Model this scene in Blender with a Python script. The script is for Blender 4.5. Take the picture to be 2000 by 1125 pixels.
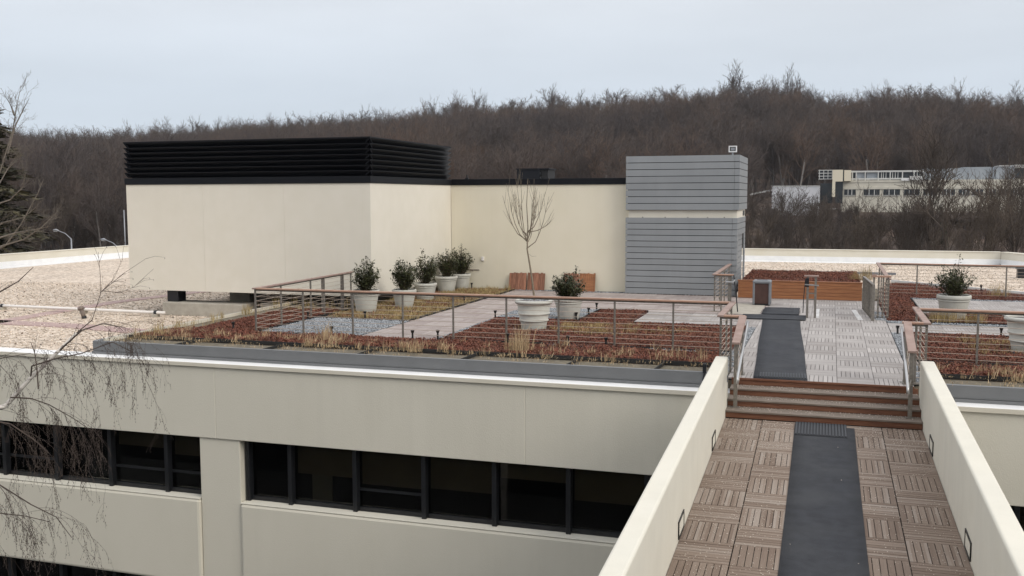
import bpy, math, random
import numpy as np
from mathutils import Vector, Matrix

# ------------------------------------------------------------------ clear
for o in list(bpy.data.objects): bpy.data.objects.remove(o)
SC = bpy.context.scene
COL = SC.collection
RAD = math.radians

# ------------------------------------------------------------------ camera (fitted to the vanishing points of the photograph)
CAM_H = 3.04
VY = np.array([1625., 383.]); VX = np.array([-4990., 400.]); PC = np.array([1000., 562.5])
FPX = math.sqrt(-((VY-PC) @ (VX-PC)))
def _d(u, v): return np.array([u-1000., v-562.5, FPX])
_Y = _d(*VY); _Y /= np.linalg.norm(_Y)
_X = -_d(*VX); _X /= np.linalg.norm(_X)
_Z = np.cross(_X, _Y); _Z /= np.linalg.norm(_Z)
CM = np.array([_X, _Y, _Z])
CP = np.array([0., 0., CAM_H])
def ray(u, v): return CM @ _d(u, v)
def onz(u, v, z):
    r = ray(u, v); return CP + r*((z-CAM_H)/r[2])
def ony(u, v, y):
    r = ray(u, v); return CP + r*(y/r[1])
def onx(u, v, x):
    r = ray(u, v); return CP + r*(x/r[0])
def ondist(u, v, dist):
    r = ray(u, v); return CP + r*(dist/math.hypot(r[0], r[1]))

cd = bpy.data.cameras.new('camera'); cam = bpy.data.objects.new('camera', cd); COL.objects.link(cam)
cd.sensor_width = 36.0; cd.lens = 36.0*FPX/2000.0; cd.clip_start = 0.1; cd.clip_end = 6000
xr, yu, zb = CM @ np.array([1, 0, 0.]), CM @ np.array([0, -1, 0.]), CM @ np.array([0, 0, -1.])
cam.matrix_world = Matrix(((xr[0], yu[0], zb[0], CP[0]), (xr[1], yu[1], zb[1], CP[1]), (xr[2], yu[2], zb[2], CP[2]), (0, 0, 0, 1)))
SC.camera = cam

# ------------------------------------------------------------------ light: overcast winter sky, weak broad sun from the right
SUN_EL, SUN_AZ = RAD(36), RAD(116)          # azimuth measured from +Y (depth) towards +X
W = bpy.data.worlds.new('World'); SC.world = W; W.use_nodes = True
nt = W.node_tree; nt.nodes.clear()
N = nt.nodes.new; LK = nt.links.new
out = N('ShaderNodeOutputWorld'); bg = N('ShaderNodeBackground'); bg.inputs['Strength'].default_value = 0.1
sky = N('ShaderNodeTexSky'); sky.sky_type = 'NISHITA'; sky.sun_disc = False
sky.sun_elevation = SUN_EL; sky.sun_rotation = SUN_AZ; sky.air_density = 1.0; sky.dust_density = 2.0; sky.ozone_density = 1.0
tc = N('ShaderNodeTexCoord'); sep = N('ShaderNodeSeparateXYZ'); LK(tc.outputs['Generated'], sep.inputs[0])
ramp = N('ShaderNodeValToRGB'); LK(sep.outputs['Z'], ramp.inputs[0])        # overcast: zenith brighter than the horizon
e = ramp.color_ramp.elements
e[0].position = 0.0; e[0].color = (6.6, 7.5, 8.6, 1)
e[1].position = 1.0; e[1].color = (15.0, 15.1, 15.5, 1)
k = e.new(0.10); k.color = (7.1, 7.8, 8.7, 1)
k = e.new(0.22); k.color = (8.6, 8.95, 9.4, 1)
k = e.new(0.5); k.color = (11.6, 11.7, 12.1, 1)
mp = N('ShaderNodeMapping'); mp.inputs['Scale'].default_value = (1.6, 1.6, 9.0); LK(tc.outputs['Generated'], mp.inputs[0])
nz = N('ShaderNodeTexNoise'); nz.inputs['Scale'].default_value = 1.7; nz.inputs['Detail'].default_value = 5; nz.inputs['Roughness'].default_value = 0.5
LK(mp.outputs[0], nz.inputs['Vector'])
mr = N('ShaderNodeMapRange'); mr.inputs[1].default_value = 0.3; mr.inputs[2].default_value = 0.72; mr.inputs[3].default_value = 0.94; mr.inputs[4].default_value = 1.06
LK(nz.outputs['Fac'], mr.inputs[0])
vm = N('ShaderNodeVectorMath'); vm.operation = 'SCALE'; LK(ramp.outputs[0], vm.inputs[0]); LK(mr.outputs[0], vm.inputs['Scale'])
mx = N('ShaderNodeMix'); mx.data_type = 'RGBA'; mx.inputs[0].default_value = 0.88
LK(sky.outputs[0], mx.inputs[6]); LK(vm.outputs[0], mx.inputs[7])
LK(mx.outputs[2], bg.inputs['Color']); LK(bg.outputs[0], out.inputs[0])

sl = bpy.data.lights.new('sun', 'SUN'); sun = bpy.data.objects.new('sun', sl); COL.objects.link(sun)
sl.energy = 1.45; sl.angle = RAD(28); sl.color = (1.0, 0.93, 0.82)
sd = Vector((math.cos(SUN_EL)*math.sin(SUN_AZ), math.cos(SUN_EL)*math.cos(SUN_AZ), math.sin(SUN_EL)))
sun.rotation_euler = sd.to_track_quat('Z', 'Y').to_euler(); sun.location = (30, 10, 40)
SC.view_settings.view_transform = 'Standard'; SC.view_settings.look = 'None'
SC.view_settings.exposure = 0.0; SC.view_settings.gamma = 1.0; SC.view_settings.use_curve_mapping = False

# ------------------------------------------------------------------ helpers: objects
def tag(o, label=None, cat=None, group=None, kind=None):
    if label: o['label'] = label
    if cat: o['category'] = cat
    if group: o['group'] = group
    if kind: o['kind'] = kind
    return o
def empty(name, loc=(0, 0, 0), label=None, cat=None, group=None, kind=None, rot=(0, 0, 0), parent=None):
    o = bpy.data.objects.new(name, None); COL.objects.link(o); o.location = loc; o.rotation_euler = rot
    o.empty_display_size = 0.2
    if parent: o.parent = parent
    return tag(o, label, cat, group, kind)
def inst(name, mesh, loc=(0, 0, 0), rot=(0, 0, 0), parent=None, scale=None):
    o = bpy.data.objects.new(name, mesh); COL.objects.link(o); o.location = loc; o.rotation_euler = rot
    if scale: o.scale = scale
    if parent: o.parent = parent
    return o

class MB:
    """collects shapes; build() links them as ONE mesh object"""
    def __init__(s): s.v = []; s.f = []
    def add(s, vs, fs):
        b = len(s.v); s.v.extend([tuple(map(float, p)) for p in vs]); s.f.extend([tuple(i+b for i in q) for q in fs]); return s
    def box(s, x0, x1, y0, y1, z0, z1):
        return s.add([(x0, y0, z0), (x1, y0, z0), (x1, y1, z0), (x0, y1, z0), (x0, y0, z1), (x1, y0, z1), (x1, y1, z1), (x0, y1, z1)],
                     [(0, 3, 2, 1), (4, 5, 6, 7), (0, 1, 5, 4), (1, 2, 6, 5), (2, 3, 7, 6), (3, 0, 4, 7)])
    def bar(s, p, q, w, h, up=(0, 0, 1)):
        p, q = Vector(p), Vector(q); d = (q-p).normalized(); u = Vector(up)
        if abs(d.dot(u)) > .98: u = Vector((0, 1, 0))
        x = d.cross(u).normalized()*(w/2); y = x.cross(d).normalized()*(h/2)
        vs = [c+a*x+b*y for c in (p, q) for a, b in ((-1, -1), (1, -1), (1, 1), (-1, 1))]
        return s.add(vs, [(0, 1, 2, 3), (7, 6, 5, 4), (0, 4, 5, 1), (1, 5, 6, 2), (2, 6, 7, 3), (3, 7, 4, 0)])
    def prism(s, pts, z0, z1):
        n = len(pts); vs = [(x, y, z0) for x, y in pts]+[(x, y, z1) for x, y in pts]
        fs = [tuple(range(n-1, -1, -1)), tuple(range(n, 2*n))]+[(i, (i+1) % n, n+(i+1) % n, n+i) for i in range(n)]
        return s.add(vs, fs)
    def tube(s, pts, rs, n=6, cap=True):
        pts = [Vector(p) for p in pts]
        if not hasattr(rs, '__len__'): rs = [rs]*len(pts)
        vs = []; fs = []; prev = None
        for i, p in enumerate(pts):
            d = (pts[min(i+1, len(pts)-1)]-pts[max(i-1, 0)]).normalized()
            if prev is None:
                a = Vector((0, 0, 1)) if abs(d.z) < .9 else Vector((1, 0, 0)); x = d.cross(a).normalized()
            else:
                x = (prev-d*prev.dot(d)).normalized()
            prev = x; y = d.cross(x)
            for j in range(n):
                t = 2*math.pi*j/n; vs.append(p+(x*math.cos(t)+y*math.sin(t))*rs[i])
        m = len(pts)
        for i in range(m-1):
            for j in range(n):
                k = (j+1) % n; fs.append((i*n+j, i*n+k, (i+1)*n+k, (i+1)*n+j))
        if cap: fs.append(tuple(range(n-1, -1, -1))); fs.append(tuple(range((m-1)*n, m*n)))
        return s.add(vs, fs)
    def lathe(s, prof, n=32, c=(0, 0, 0), closed=False):
        vs = []; fs = []; m = len(prof)
        for j in range(n):
            t = 2*math.pi*j/n
            for r, z in prof: vs.append((c[0]+r*math.cos(t), c[1]+r*math.sin(t), c[2]+z))
        for j in range(n):
            k = (j+1) % n
            for i in range(m-1): fs.append((j*m+i, k*m+i, k*m+i+1, j*m+i+1))
        return s.add(vs, fs)
    def mesh(s, name, mat=None, smooth=False):
        me = bpy.data.meshes.new(name); me.from_pydata(s.v, [], s.f); me.update()
        if mat: me.materials.append(mat)
        if smooth: me.polygons.foreach_set('use_smooth', [True]*len(me.polygons))
        return me
    def build(s, name, mat, parent=None, smooth=False, bevel=0, loc=None, segs=2):
        o = inst(name, s.mesh(name, mat, smooth), parent=parent)
        if loc: o.location = loc
        if bevel:
            m = o.modifiers.new('bevel', 'BEVEL'); m.width = bevel; m.segments = segs; m.limit_method = 'ANGLE'; m.angle_limit = RAD(40)
        return o
def box(name, mat, parent, x0, x1, y0, y1, z0, z1, bevel=0):
    return MB().box(x0, x1, y0, y1, z0, z1).build(name, mat, parent, bevel=bevel)
def npmesh(name, V, F, mat, loops=3):
    """fast mesh from numpy vertex and face arrays"""
    me = bpy.data.meshes.new(name); V = np.asarray(V, np.float32).reshape(-1, 3); F = np.asarray(F, np.int32).reshape(-1, loops)
    me.vertices.add(len(V)); me.vertices.foreach_set('co', V.ravel())
    me.loops.add(F.size); me.loops.foreach_set('vertex_index', F.ravel())
    me.polygons.add(len(F)); me.polygons.foreach_set('loop_start', np.arange(0, F.size, loops, dtype=np.int32))
    me.polygons.foreach_set('loop_total', np.full(len(F), loops, np.int32))
    me.update(calc_edges=True); me.materials.append(mat); return me

# ------------------------------------------------------------------ helpers: materials
def lin(h):
    return tuple(((c/255)/12.92 if c/255 <= .04045 else ((c/255+.055)/1.055)**2.4) for c in h)+(1,)
def material(name, c1, c2=None, scale=4, rough=.8, bump=0, bscale=60, metal=0, spec=.5, coord='Position', detail=5,
             island=0, objrand=0, streak=0, stretch=(1, 1, 1), big=0, bigscale=.35, bigcol=None, lo=.35, hi=.65):
    m = bpy.data.materials.new(name); m.use_nodes = True; t = m.node_tree; n = t.nodes; l = t.links
    b = n['Principled BSDF']; b.inputs['Roughness'].default_value = rough; b.inputs['Metallic'].default_value = metal
    b.inputs['Specular IOR Level'].default_value = spec
    c1 = tuple(c1)+(1,) if len(c1) == 3 else c1
    if coord == 'Position':
        g = n.new('ShaderNodeNewGeometry'); src = g.outputs['Position']
    else:
        g = n.new('ShaderNodeTexCoord'); src = g.outputs[coord]
    mpn = n.new('ShaderNodeMapping'); mpn.inputs['Scale'].default_value = stretch; l.new(src, mpn.inputs[0]); src = mpn.outputs[0]
    col = None
    if c2 is not None:
        c2 = tuple(c2)+(1,) if len(c2) == 3 else c2
        tx = n.new('ShaderNodeTexNoise'); tx.inputs['Scale'].default_value = scale; tx.inputs['Detail'].default_value = detail
        l.new(src, tx.inputs['Vector'])
        rp = n.new('ShaderNodeValToRGB'); rp.color_ramp.elements[0].color = c1; rp.color_ramp.elements[1].color = c2
        rp.color_ramp.elements[0].position = lo; rp.color_ramp.elements[1].position = hi
        l.new(tx.outputs['Fac'], rp.inputs[0]); col = rp.outputs[0]
    else:
        rgb = n.new('ShaderNodeRGB'); rgb.outputs[0].default_value = c1; col = rgb.outputs[0]
    if big and bigcol:
        tx = n.new('ShaderNodeTexNoise'); tx.inputs['Scale'].default_value = bigscale; tx.inputs['Detail'].default_value = 4
        l.new(src, tx.inputs['Vector'])
        mrg = n.new('ShaderNodeMapRange'); mrg.inputs[1].default_value = .42; mrg.inputs[2].default_value = .68; mrg.inputs[3].default_value = 0; mrg.inputs[4].default_value = big
        l.new(tx.outputs['Fac'], mrg.inputs[0])
        mm = n.new('ShaderNodeMix'); mm.data_type = 'RGBA'; l.new(mrg.outputs[0], mm.inputs[0]); l.new(col, mm.inputs[6]); mm.inputs[7].default_value = tuple(bigcol)+(1,)
        col = mm.outputs[2]
    if streak:                                    # faint rain streaks and grime running down the wall
        ms_ = n.new('ShaderNodeMapping'); ms_.inputs['Scale'].default_value = (5.5, 5.5, .22); gq = n.new('ShaderNodeNewGeometry'); l.new(gq.outputs['Position'], ms_.inputs[0])
        ts_ = n.new('ShaderNodeTexNoise'); ts_.inputs['Scale'].default_value = 1.0; ts_.inputs['Detail'].default_value = 6; ts_.inputs['Roughness'].default_value = .62; l.new(ms_.outputs[0], ts_.inputs['Vector'])
        t2_ = n.new('ShaderNodeTexNoise'); t2_.inputs['Scale'].default_value = .22; t2_.inputs['Detail'].default_value = 3; l.new(gq.outputs['Position'], t2_.inputs['Vector'])
        mu_ = n.new('ShaderNodeMath'); mu_.operation = 'MULTIPLY'; l.new(ts_.outputs['Fac'], mu_.inputs[0]); l.new(t2_.outputs['Fac'], mu_.inputs[1])
        mq_ = n.new('ShaderNodeMapRange'); mq_.inputs[1].default_value = .22; mq_.inputs[2].default_value = .40; mq_.inputs[3].default_value = 1.0; mq_.inputs[4].default_value = 1-streak; l.new(mu_.outputs[0], mq_.inputs[0])
        hs_ = n.new('ShaderNodeHueSaturation'); l.new(mq_.outputs[0], hs_.inputs['Value']); l.new(col, hs_.inputs['Color']); col = hs_.outputs[0]
    rnds = []
    if island:
        gg = n.new('ShaderNodeNewGeometry'); rnds.append((gg.outputs['Random Per Island'], island))
    if objrand:
        oi = n.new('ShaderNodeObjectInfo'); rnds.append((oi.outputs['Random'], objrand))
    for r, amt in rnds:
        mr_ = n.new('ShaderNodeMapRange'); mr_.inputs[3].default_value = 1-amt; mr_.inputs[4].default_value = 1+amt; l.new(r, mr_.inputs[0])
        h = n.new('ShaderNodeHueSaturation'); l.new(mr_.outputs[0], h.inputs['Value']); l.new(col, h.inputs['Color']); col = h.outputs[0]
    l.new(col, b.inputs['Base Color'])
    if bump:
        tb = n.new('ShaderNodeTexNoise'); tb.inputs['Scale'].default_value = bscale; tb.inputs['Detail'].default_value = 4
        l.new(src, tb.inputs['Vector'])
        bp = n.new('ShaderNodeBump'); bp.inputs['Strength'].default_value = bump; bp.inputs['Distance'].default_value = .02
        l.new(tb.outputs['Fac'], bp.inputs['Height']); l.new(bp.outputs[0], b.inputs['Normal'])
    return m

MT = {}
MT['stucco'] = material('stucco', (.72, .68, .585), (.745, .705, .615), 2.2, .9, .25, 90, streak=.02, big=.5, bigcol=(.70, .66, .565), bigscale=.5)
MT['stucco_facade'] = material('stucco_facade', (.63, .60, .51), (.655, .625, .535), 1.6, .9, .25, 90, streak=.03, big=.6, bigcol=(.61, .58, .495), bigscale=.4, stretch=(1, 1, .5))
MT['stucco_yellow'] = material('stucco_yellow', (.75, .695, .555), (.775, .72, .585), 1.5, .9, .25, 90, streak=.02, big=.5, bigcol=(.735, .69, .565), bigscale=.45)
MT['bridge_paint'] = material('bridge_paint', (.67, .64, .55), (.70, .67, .58), 2.5, .85, .2, 110, streak=.05, big=.5, bigcol=(.63, .61, .54), bigscale=.7)
MT['membrane'] = material('white_membrane', (.74, .74, .74), (.80, .80, .79), 3, .6, .05, 20)
MT['parapet'] = material('parapet_paint', (.62, .58, .48), (.66, .62, .53), 1.2, .85, .1, 40)
MT['curb'] = material('grey_metal_curb', (.155, .16, .165), (.175, .18, .185), 2, .45, .03, 6, spec=.4)
MT['cladding'] = material('grey_cladding', (.255, .27, .282), (.275, .29, .302), 1.5, .45, .03, 5, streak=.04, spec=.4, objrand=.05)
MT['seam'] = material('dark_seam', (.010, .010, .011), rough=.9)
MT['black'] = material('black_metal', (.010, .011, .014), (.014, .015, .019), 3, .42, .0, spec=.45)
MT['louver'] = material('louver_metal', (.004, .005, .008), (.006, .007, .010), 3, .55, .0, spec=.22)
MT['frame'] = material('window_frame', (.006, .007, .009), (.010, .011, .014), 4, .45, spec=.5)
MT['concrete'] = material('concrete', (.36, .33, .28), (.44, .41, .35), 5, .9, .3, 50)
MT['roof_pad'] = material('walkway_pad', (.36, .25, .235), (.46, .34, .315), 7, .9, .4, 90)
MT['steel'] = material('brushed_steel', (.17, .155, .135), (.24, .22, .195), 20, .5, metal=.35)
MT['cable'] = material('steel_cable', (.46, .38, .31), rough=.5, metal=.2)
MT['tube'] = material('polished_tube', (.45, .45, .45), rough=.35, metal=.8)
MT['rail_wood'] = material('handrail_wood', (.34, .20, .14), (.43, .27, .195), 6, .6, .15, 40, stretch=(1, 1, 6))
MT['rail_grey'] = material('weathered_handrail', (.26, .178, .148), (.34, .245, .21), 5, .7, .2, 40)
MT['mat'] = material('rubber_mat', (.017, .019, .025), (.026, .029, .037), 6, .85, .35, 140, big=.6, bigcol=(.042, .045, .05), bigscale=1.5)
MT['rib'] = material('ribbed_rubber', (.018, .02, .024), rough=.7)
MT['rib_top'] = material('rib_top', (.046, .05, .058), rough=.7)
MT['riser'] = material('stair_riser', (.135, .052, .028), (.20, .085, .045), 6, .6, .2, 40, stretch=(.6, 4, 6))
MT['tread'] = material('stair_tread', (.15, .12, .096), (.22, .182, .152), 7, .8, .3, 60, stretch=(.5, 6, 4))
MT['planter'] = material('cedar_board', (.24, .093, .037), (.34, .145, .06), 4, .6, .15, 40, stretch=(.5, 4, 8), objrand=.12)
MT['panel'] = material('leaning_board', (.20, .085, .05), (.34, .16, .10), 6, .7, .2, 40, stretch=(6, 1, .7), objrand=.25)
MT['pot'] = material('resin_pot', (.47, .465, .42), (.53, .525, .475), 6, .7, .12, 50)
MT['soil'] = material('potting_soil', (.04, .032, .025), (.085, .065, .05), 30, .95, .8, 60)
MT['bed_soil'] = material('bed_soil', (.115, .10, .075), (.20, .17, .125), 9, .95, .8, 50, big=.6, bigcol=(.17, .15, .105), bigscale=2)
MT['sedum_soil'] = material('sedum_soil', (.07, .026, .02), (.115, .045, .033), 14, .95, .8, 50)
MT['edging'] = material('black_edging', (.015, .015, .015), rough=.7)
MT['sedum'] = material('sedum_leaf', (.135, .041, .025), (.205, .070, .041), 5, .85, island=.4, big=.35, bigcol=(.165, .095, .055), bigscale=1.6)
MT['straw'] = material('dry_grass', (.38, .27, .15), (.50, .38, .235), 5, .85, island=.35)
MT['olive_grass'] = material('olive_grass', (.28, .21, .085), (.42, .31, .15), 3, .85, island=.35)
MT['bluestone'] = material('bluestone_gravel', (.20, .215, .235), (.34, .355, .37), 30, .85, island=.5)
MT['stone_base'] = material('gravel_base', (.11, .115, .12), (.22, .23, .24), 40, .95, .9, 60)
MT['salt'] = material('ice_melt_grain', (.60, .53, .46), rough=.9, island=.15)
MT['leaf'] = material('shrub_leaf', (.028, .036, .014), (.085, .09, .038), 9, .45, island=.5, spec=.4)
MT['twig'] = material('shrub_twig', (.10, .075, .05), rough=.9)
MT['bark'] = material('young_bark', (.17, .135, .095), (.25, .205, .15), 20, .9)
MT['light_body'] = material('black_fixture', (.012, .012, .012), rough=.5)
MT['bin_panel'] = material('bin_panel', (.055, .026, .02), (.075, .036, .028), 8, .6)
MT['bin_frame'] = material('bin_frame', (.16, .17, .185), (.2, .21, .225), 8, .5)
MT['pipe'] = material('white_pipe', (.72, .69, .66), (.78, .75, .72), 5, .5)
MT['vent'] = material('vent_pipe', (.16, .125, .105), (.22, .175, .15), 8, .7)
MT['asphalt'] = material('asphalt', (.045, .045, .047), (.06, .06, .06), 3, .95, .3, 40)
MT['lamp_metal'] = material('lamp_metal', (.30, .31, .33), rough=.4, metal=.3)
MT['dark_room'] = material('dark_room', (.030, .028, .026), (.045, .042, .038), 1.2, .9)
MT['blind'] = material('roller_blind', (.25, .20, .145), (.29, .235, .175), 2, .9)
MT['ceiling'] = material('room_panel', (.26, .23, .18), rough=.9)
MT['conifer'] = material('conifer_needles', (.034, .034, .017), (.085, .072, .036), .8, .9, island=.4)
MT['litter'] = material('leaf_litter', (.05, .036, .029), (.10, .064, .045), .12, .95, .5, 2)

def bark_instance(name, c1, c2, c3, tint=None):
    """bare twigs of the wood: each tree its own tint, drifting over the hillside in patches of kinds"""
    m = bpy.data.materials.new(name); m.use_nodes = True; t = m.node_tree; b = t.nodes['Principled BSDF']
    b.inputs['Roughness'].default_value = .95; b.inputs['Specular IOR Level'].default_value = .1
    oi = t.nodes.new('ShaderNodeObjectInfo'); rp = t.nodes.new('ShaderNodeValToRGB'); nz_ = t.nodes.new('ShaderNodeTexNoise'); nz_.inputs['Scale'].default_value = .014; nz_.inputs['Detail'].default_value = 2
    t.links.new(oi.outputs['Location'], nz_.inputs['Vector'])
    ad = t.nodes.new('ShaderNodeMath'); ad.operation = 'MULTIPLY_ADD'; ad.inputs[1].default_value = .5; t.links.new(oi.outputs['Random'], ad.inputs[0])
    mr_ = t.nodes.new('ShaderNodeMapRange'); mr_.inputs[1].default_value = .3; mr_.inputs[2].default_value = .7; mr_.inputs[3].default_value = 0; mr_.inputs[4].default_value = .5; t.links.new(nz_.outputs['Fac'], mr_.inputs[0]); t.links.new(mr_.outputs[0], ad.inputs[2])
    rp.color_ramp.elements[0].color = c1+(1,); rp.color_ramp.elements[1].color = c3+(1,)
    kk = rp.color_ramp.elements.new(.5); kk.color = c2+(1,)
    t.links.new(ad.outputs[0], rp.inputs[0]); t.links.new(rp.outputs[0], b.inputs['Base Color'])
    return m
MT['wood_far'] = bark_instance('bare_wood_bark', (.072, .064, .066), (.112, .092, .083), (.165, .112, .084))
MT['trunk_far'] = bark_instance('bare_wood_trunk', (.10, .092, .09), (.16, .148, .138), (.30, .28, .26))
MT['wood_near'] = bark_instance('bare_tree_bark', (.062, .052, .047), (.095, .078, .066), (.145, .115, .09))
MT['willow'] = material('willow_twig', (.24, .14, .055), rough=.9, island=.3)
MT['birch_bark'] = material('birch_bark', (.66, .62, .57), (.16, .13, .12), 9, .8, stretch=(1, 1, 3), lo=.52, hi=.66)
MT['birch_twig'] = material('birch_twig', (.07, .052, .045), (.10, .075, .06), 8, .9)
MT['grey_twig'] = material('grey_twig', (.10, .085, .07), (.15, .125, .10), 8, .9)

def roof_gravel_material():
    m = bpy.data.materials.new('roof_ballast'); m.use_nodes = True; t = m.node_tree; n = t.nodes; l = t.links; b = n['Principled BSDF']
    b.inputs['Roughness'].default_value = .9
    g = n.new('ShaderNodeNewGeometry')
    v = n.new('ShaderNodeTexVoronoi'); v.inputs['Scale'].default_value = 11; l.new(g.outputs['Position'], v.inputs['Vector'])
    rp = n.new('ShaderNodeValToRGB'); l.new(v.outputs['Color'], rp.inputs[0])
    el = rp.color_ramp.elements; el[0].color = (.40, .31, .235, 1); el[1].color = (.76, .67, .57, 1)
    q = el.new(.5); q.color = (.60, .50, .405, 1); q = el.new(.16); q.color = (.36, .28, .21, 1); el[0].color = (.16, .12, .10, 1)
    nz_ = n.new('ShaderNodeTexNoise'); nz_.inputs['Scale'].default_value = .55; nz_.inputs['Detail'].default_value = 5; l.new(g.outputs['Position'], nz_.inputs['Vector'])
    mr_ = n.new('ShaderNodeMapRange'); mr_.inputs[1].default_value = .3; mr_.inputs[2].default_value = .7; mr_.inputs[3].default_value = .9; mr_.inputs[4].default_value = 1.08; l.new(nz_.outputs['Fac'], mr_.inputs[0])
    h = n.new('ShaderNodeHueSaturation'); l.new(rp.outputs[0], h.inputs['Color']); l.new(mr_.outputs[0], h.inputs['Value'])
    l.new(h.outputs[0], b.inputs['Base Color'])
    bp = n.new('ShaderNodeBump'); bp.inputs['Strength'].default_value = .7; bp.inputs['Distance'].default_value = .03; bp.invert = True
    l.new(v.outputs['Distance'], bp.inputs['Height']); l.new(bp.outputs[0], b.inputs['Normal'])
    return m
MT['ballast'] = roof_gravel_material()

def tile_material(name, ca, cb, cc, slat=.0725, ncol=(.5, .5, .5)):
    """weathered decking: every slat its own shade, grain along the slat; local coordinates of the piece"""
    m = bpy.data.materials.new(name); m.use_nodes = True; t = m.node_tree; n = t.nodes; l = t.links; b = n['Principled BSDF']
    b.inputs['Roughness'].default_value = .85; b.inputs['Specular IOR Level'].default_value = .25
    tcn = n.new('ShaderNodeTexCoord'); oi = n.new('ShaderNodeObjectInfo'); sp = n.new('ShaderNodeSeparateXYZ'); l.new(tcn.outputs['Object'], sp.inputs[0])
    dv = n.new('ShaderNodeMath'); dv.operation = 'DIVIDE'; dv.inputs[1].default_value = slat; l.new(sp.outputs['X'], dv.inputs[0])
    fl = n.new('ShaderNodeMath'); fl.operation = 'FLOOR'; l.new(dv.outputs[0], fl.inputs[0])
    cmb = n.new('ShaderNodeCombineXYZ'); l.new(fl.outputs[0], cmb.inputs[0])
    rm = n.new('ShaderNodeMath'); rm.operation = 'MULTIPLY'; rm.inputs[1].default_value = 97.3; l.new(oi.outputs['Random'], rm.inputs[0]); l.new(rm.outputs[0], cmb.inputs[1])
    wn = n.new('ShaderNodeTexWhiteNoise'); wn.noise_dimensions = '2D'; l.new(cmb.outputs[0], wn.inputs['Vector'])
    mpn = n.new('ShaderNodeMapping'); mpn.inputs['Scale'].default_value = (60, 3, 10); l.new(tcn.outputs['Object'], mpn.inputs[0]); l.new(cmb.outputs[0], mpn.inputs['Location'])
    nz_ = n.new('ShaderNodeTexNoise'); nz_.inputs['Scale'].default_value = 1; nz_.inputs['Detail'].default_value = 4; l.new(mpn.outputs[0], nz_.inputs['Vector'])
    # per slat value .6 + per tile value .4
    a1 = n.new('ShaderNodeMath'); a1.operation = 'MULTIPLY'; a1.inputs[1].default_value = .36; l.new(wn.outputs['Value'], a1.inputs[0])
    a2 = n.new('ShaderNodeMath'); a2.operation = 'MULTIPLY_ADD'; a2.inputs[1].default_value = .35; l.new(oi.outputs['Random'], a2.inputs[0]); l.new(a1.outputs[0], a2.inputs[2])
    gp_ = n.new('ShaderNodeNewGeometry'); nw = n.new('ShaderNodeTexNoise'); nw.inputs['Scale'].default_value = 1.1; nw.inputs['Detail'].default_value = 3; l.new(gp_.outputs['Position'], nw.inputs['Vector'])
    a0 = n.new('ShaderNodeMath'); a0.operation = 'MULTIPLY_ADD'; a0.inputs[1].default_value = .5; a0.inputs[2].default_value = -.25; l.new(nw.outputs['Fac'], a0.inputs[0])
    a4 = n.new('ShaderNodeMath'); a4.operation = 'ADD'; l.new(a0.outputs[0], a4.inputs[0]); l.new(a2.outputs[0], a4.inputs[1])
    a3 = n.new('ShaderNodeMath'); a3.operation = 'MULTIPLY_ADD'; a3.inputs[1].default_value = .35; l.new(nz_.outputs['Fac'], a3.inputs[0]); l.new(a4.outputs[0], a3.inputs[2])
    rp = n.new('ShaderNodeValToRGB'); l.new(a3.outputs[0], rp.inputs[0]); el = rp.color_ramp.elements
    el[0].position = .15; el[0].color = ca+(1,); el[1].position = 1.0; el[1].color = cc+(1,); q = el.new(.55); q.color = cb+(1,)
    l.new(rp.outputs[0], b.inputs['Base Color'])
    bp = n.new('ShaderNodeBump'); bp.inputs['Strength'].default_value = .3; bp.inputs['Distance'].default_value = .004; l.new(nz_.outputs['Fac'], bp.inputs['Height']); l.new(bp.outputs[0], b.inputs['Normal'])
    return m
MT['tile_ramp'] = tile_material('ramp_decking', (.150, .108, .083), (.230, .178, .142), (.335, .288, .250))
MT['tile_deck'] = tile_material('roof_decking', (.27, .245, .23), (.36, .335, .32), (.47, .44, .42))
MT['tile_path'] = tile_material('path_decking', (.29, .24, .225), (.37, .32, .30), (.46, .415, .39))

def glass_material():
    m = bpy.data.materials.new('tinted_glass'); m.use_nodes = True; t = m.node_tree; n = t.nodes; l = t.links; n.clear()
    o = n.new('ShaderNodeOutputMaterial'); tr = n.new('ShaderNodeBsdfTransparent'); tr.inputs[0].default_value = (.62, .62, .59, 1)
    gl = n.new('ShaderNodeBsdfGlossy'); gl.inputs['Roughness'].default_value = .03; gl.inputs[0].default_value = (.75, .75, .75, 1)
    fr = n.new('ShaderNodeFresnel'); fr.inputs[0].default_value = 1.45; ms = n.new('ShaderNodeMixShader')
    l.new(fr.outputs[0], ms.inputs[0]); l.new(tr.outputs[0], ms.inputs[1]); l.new(gl.outputs[0], ms.inputs[2]); l.new(ms.outputs[0], o.inputs[0])
    return m
MT['glass'] = glass_material()

rng = np.random.default_rng(7); random.seed(7)
ZR = -.45                     # gravel roof level (upper wooden deck is z = 0)
ZG = -10.0                    # ground around the building
YF = 16.75                    # outer face of the facade

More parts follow.
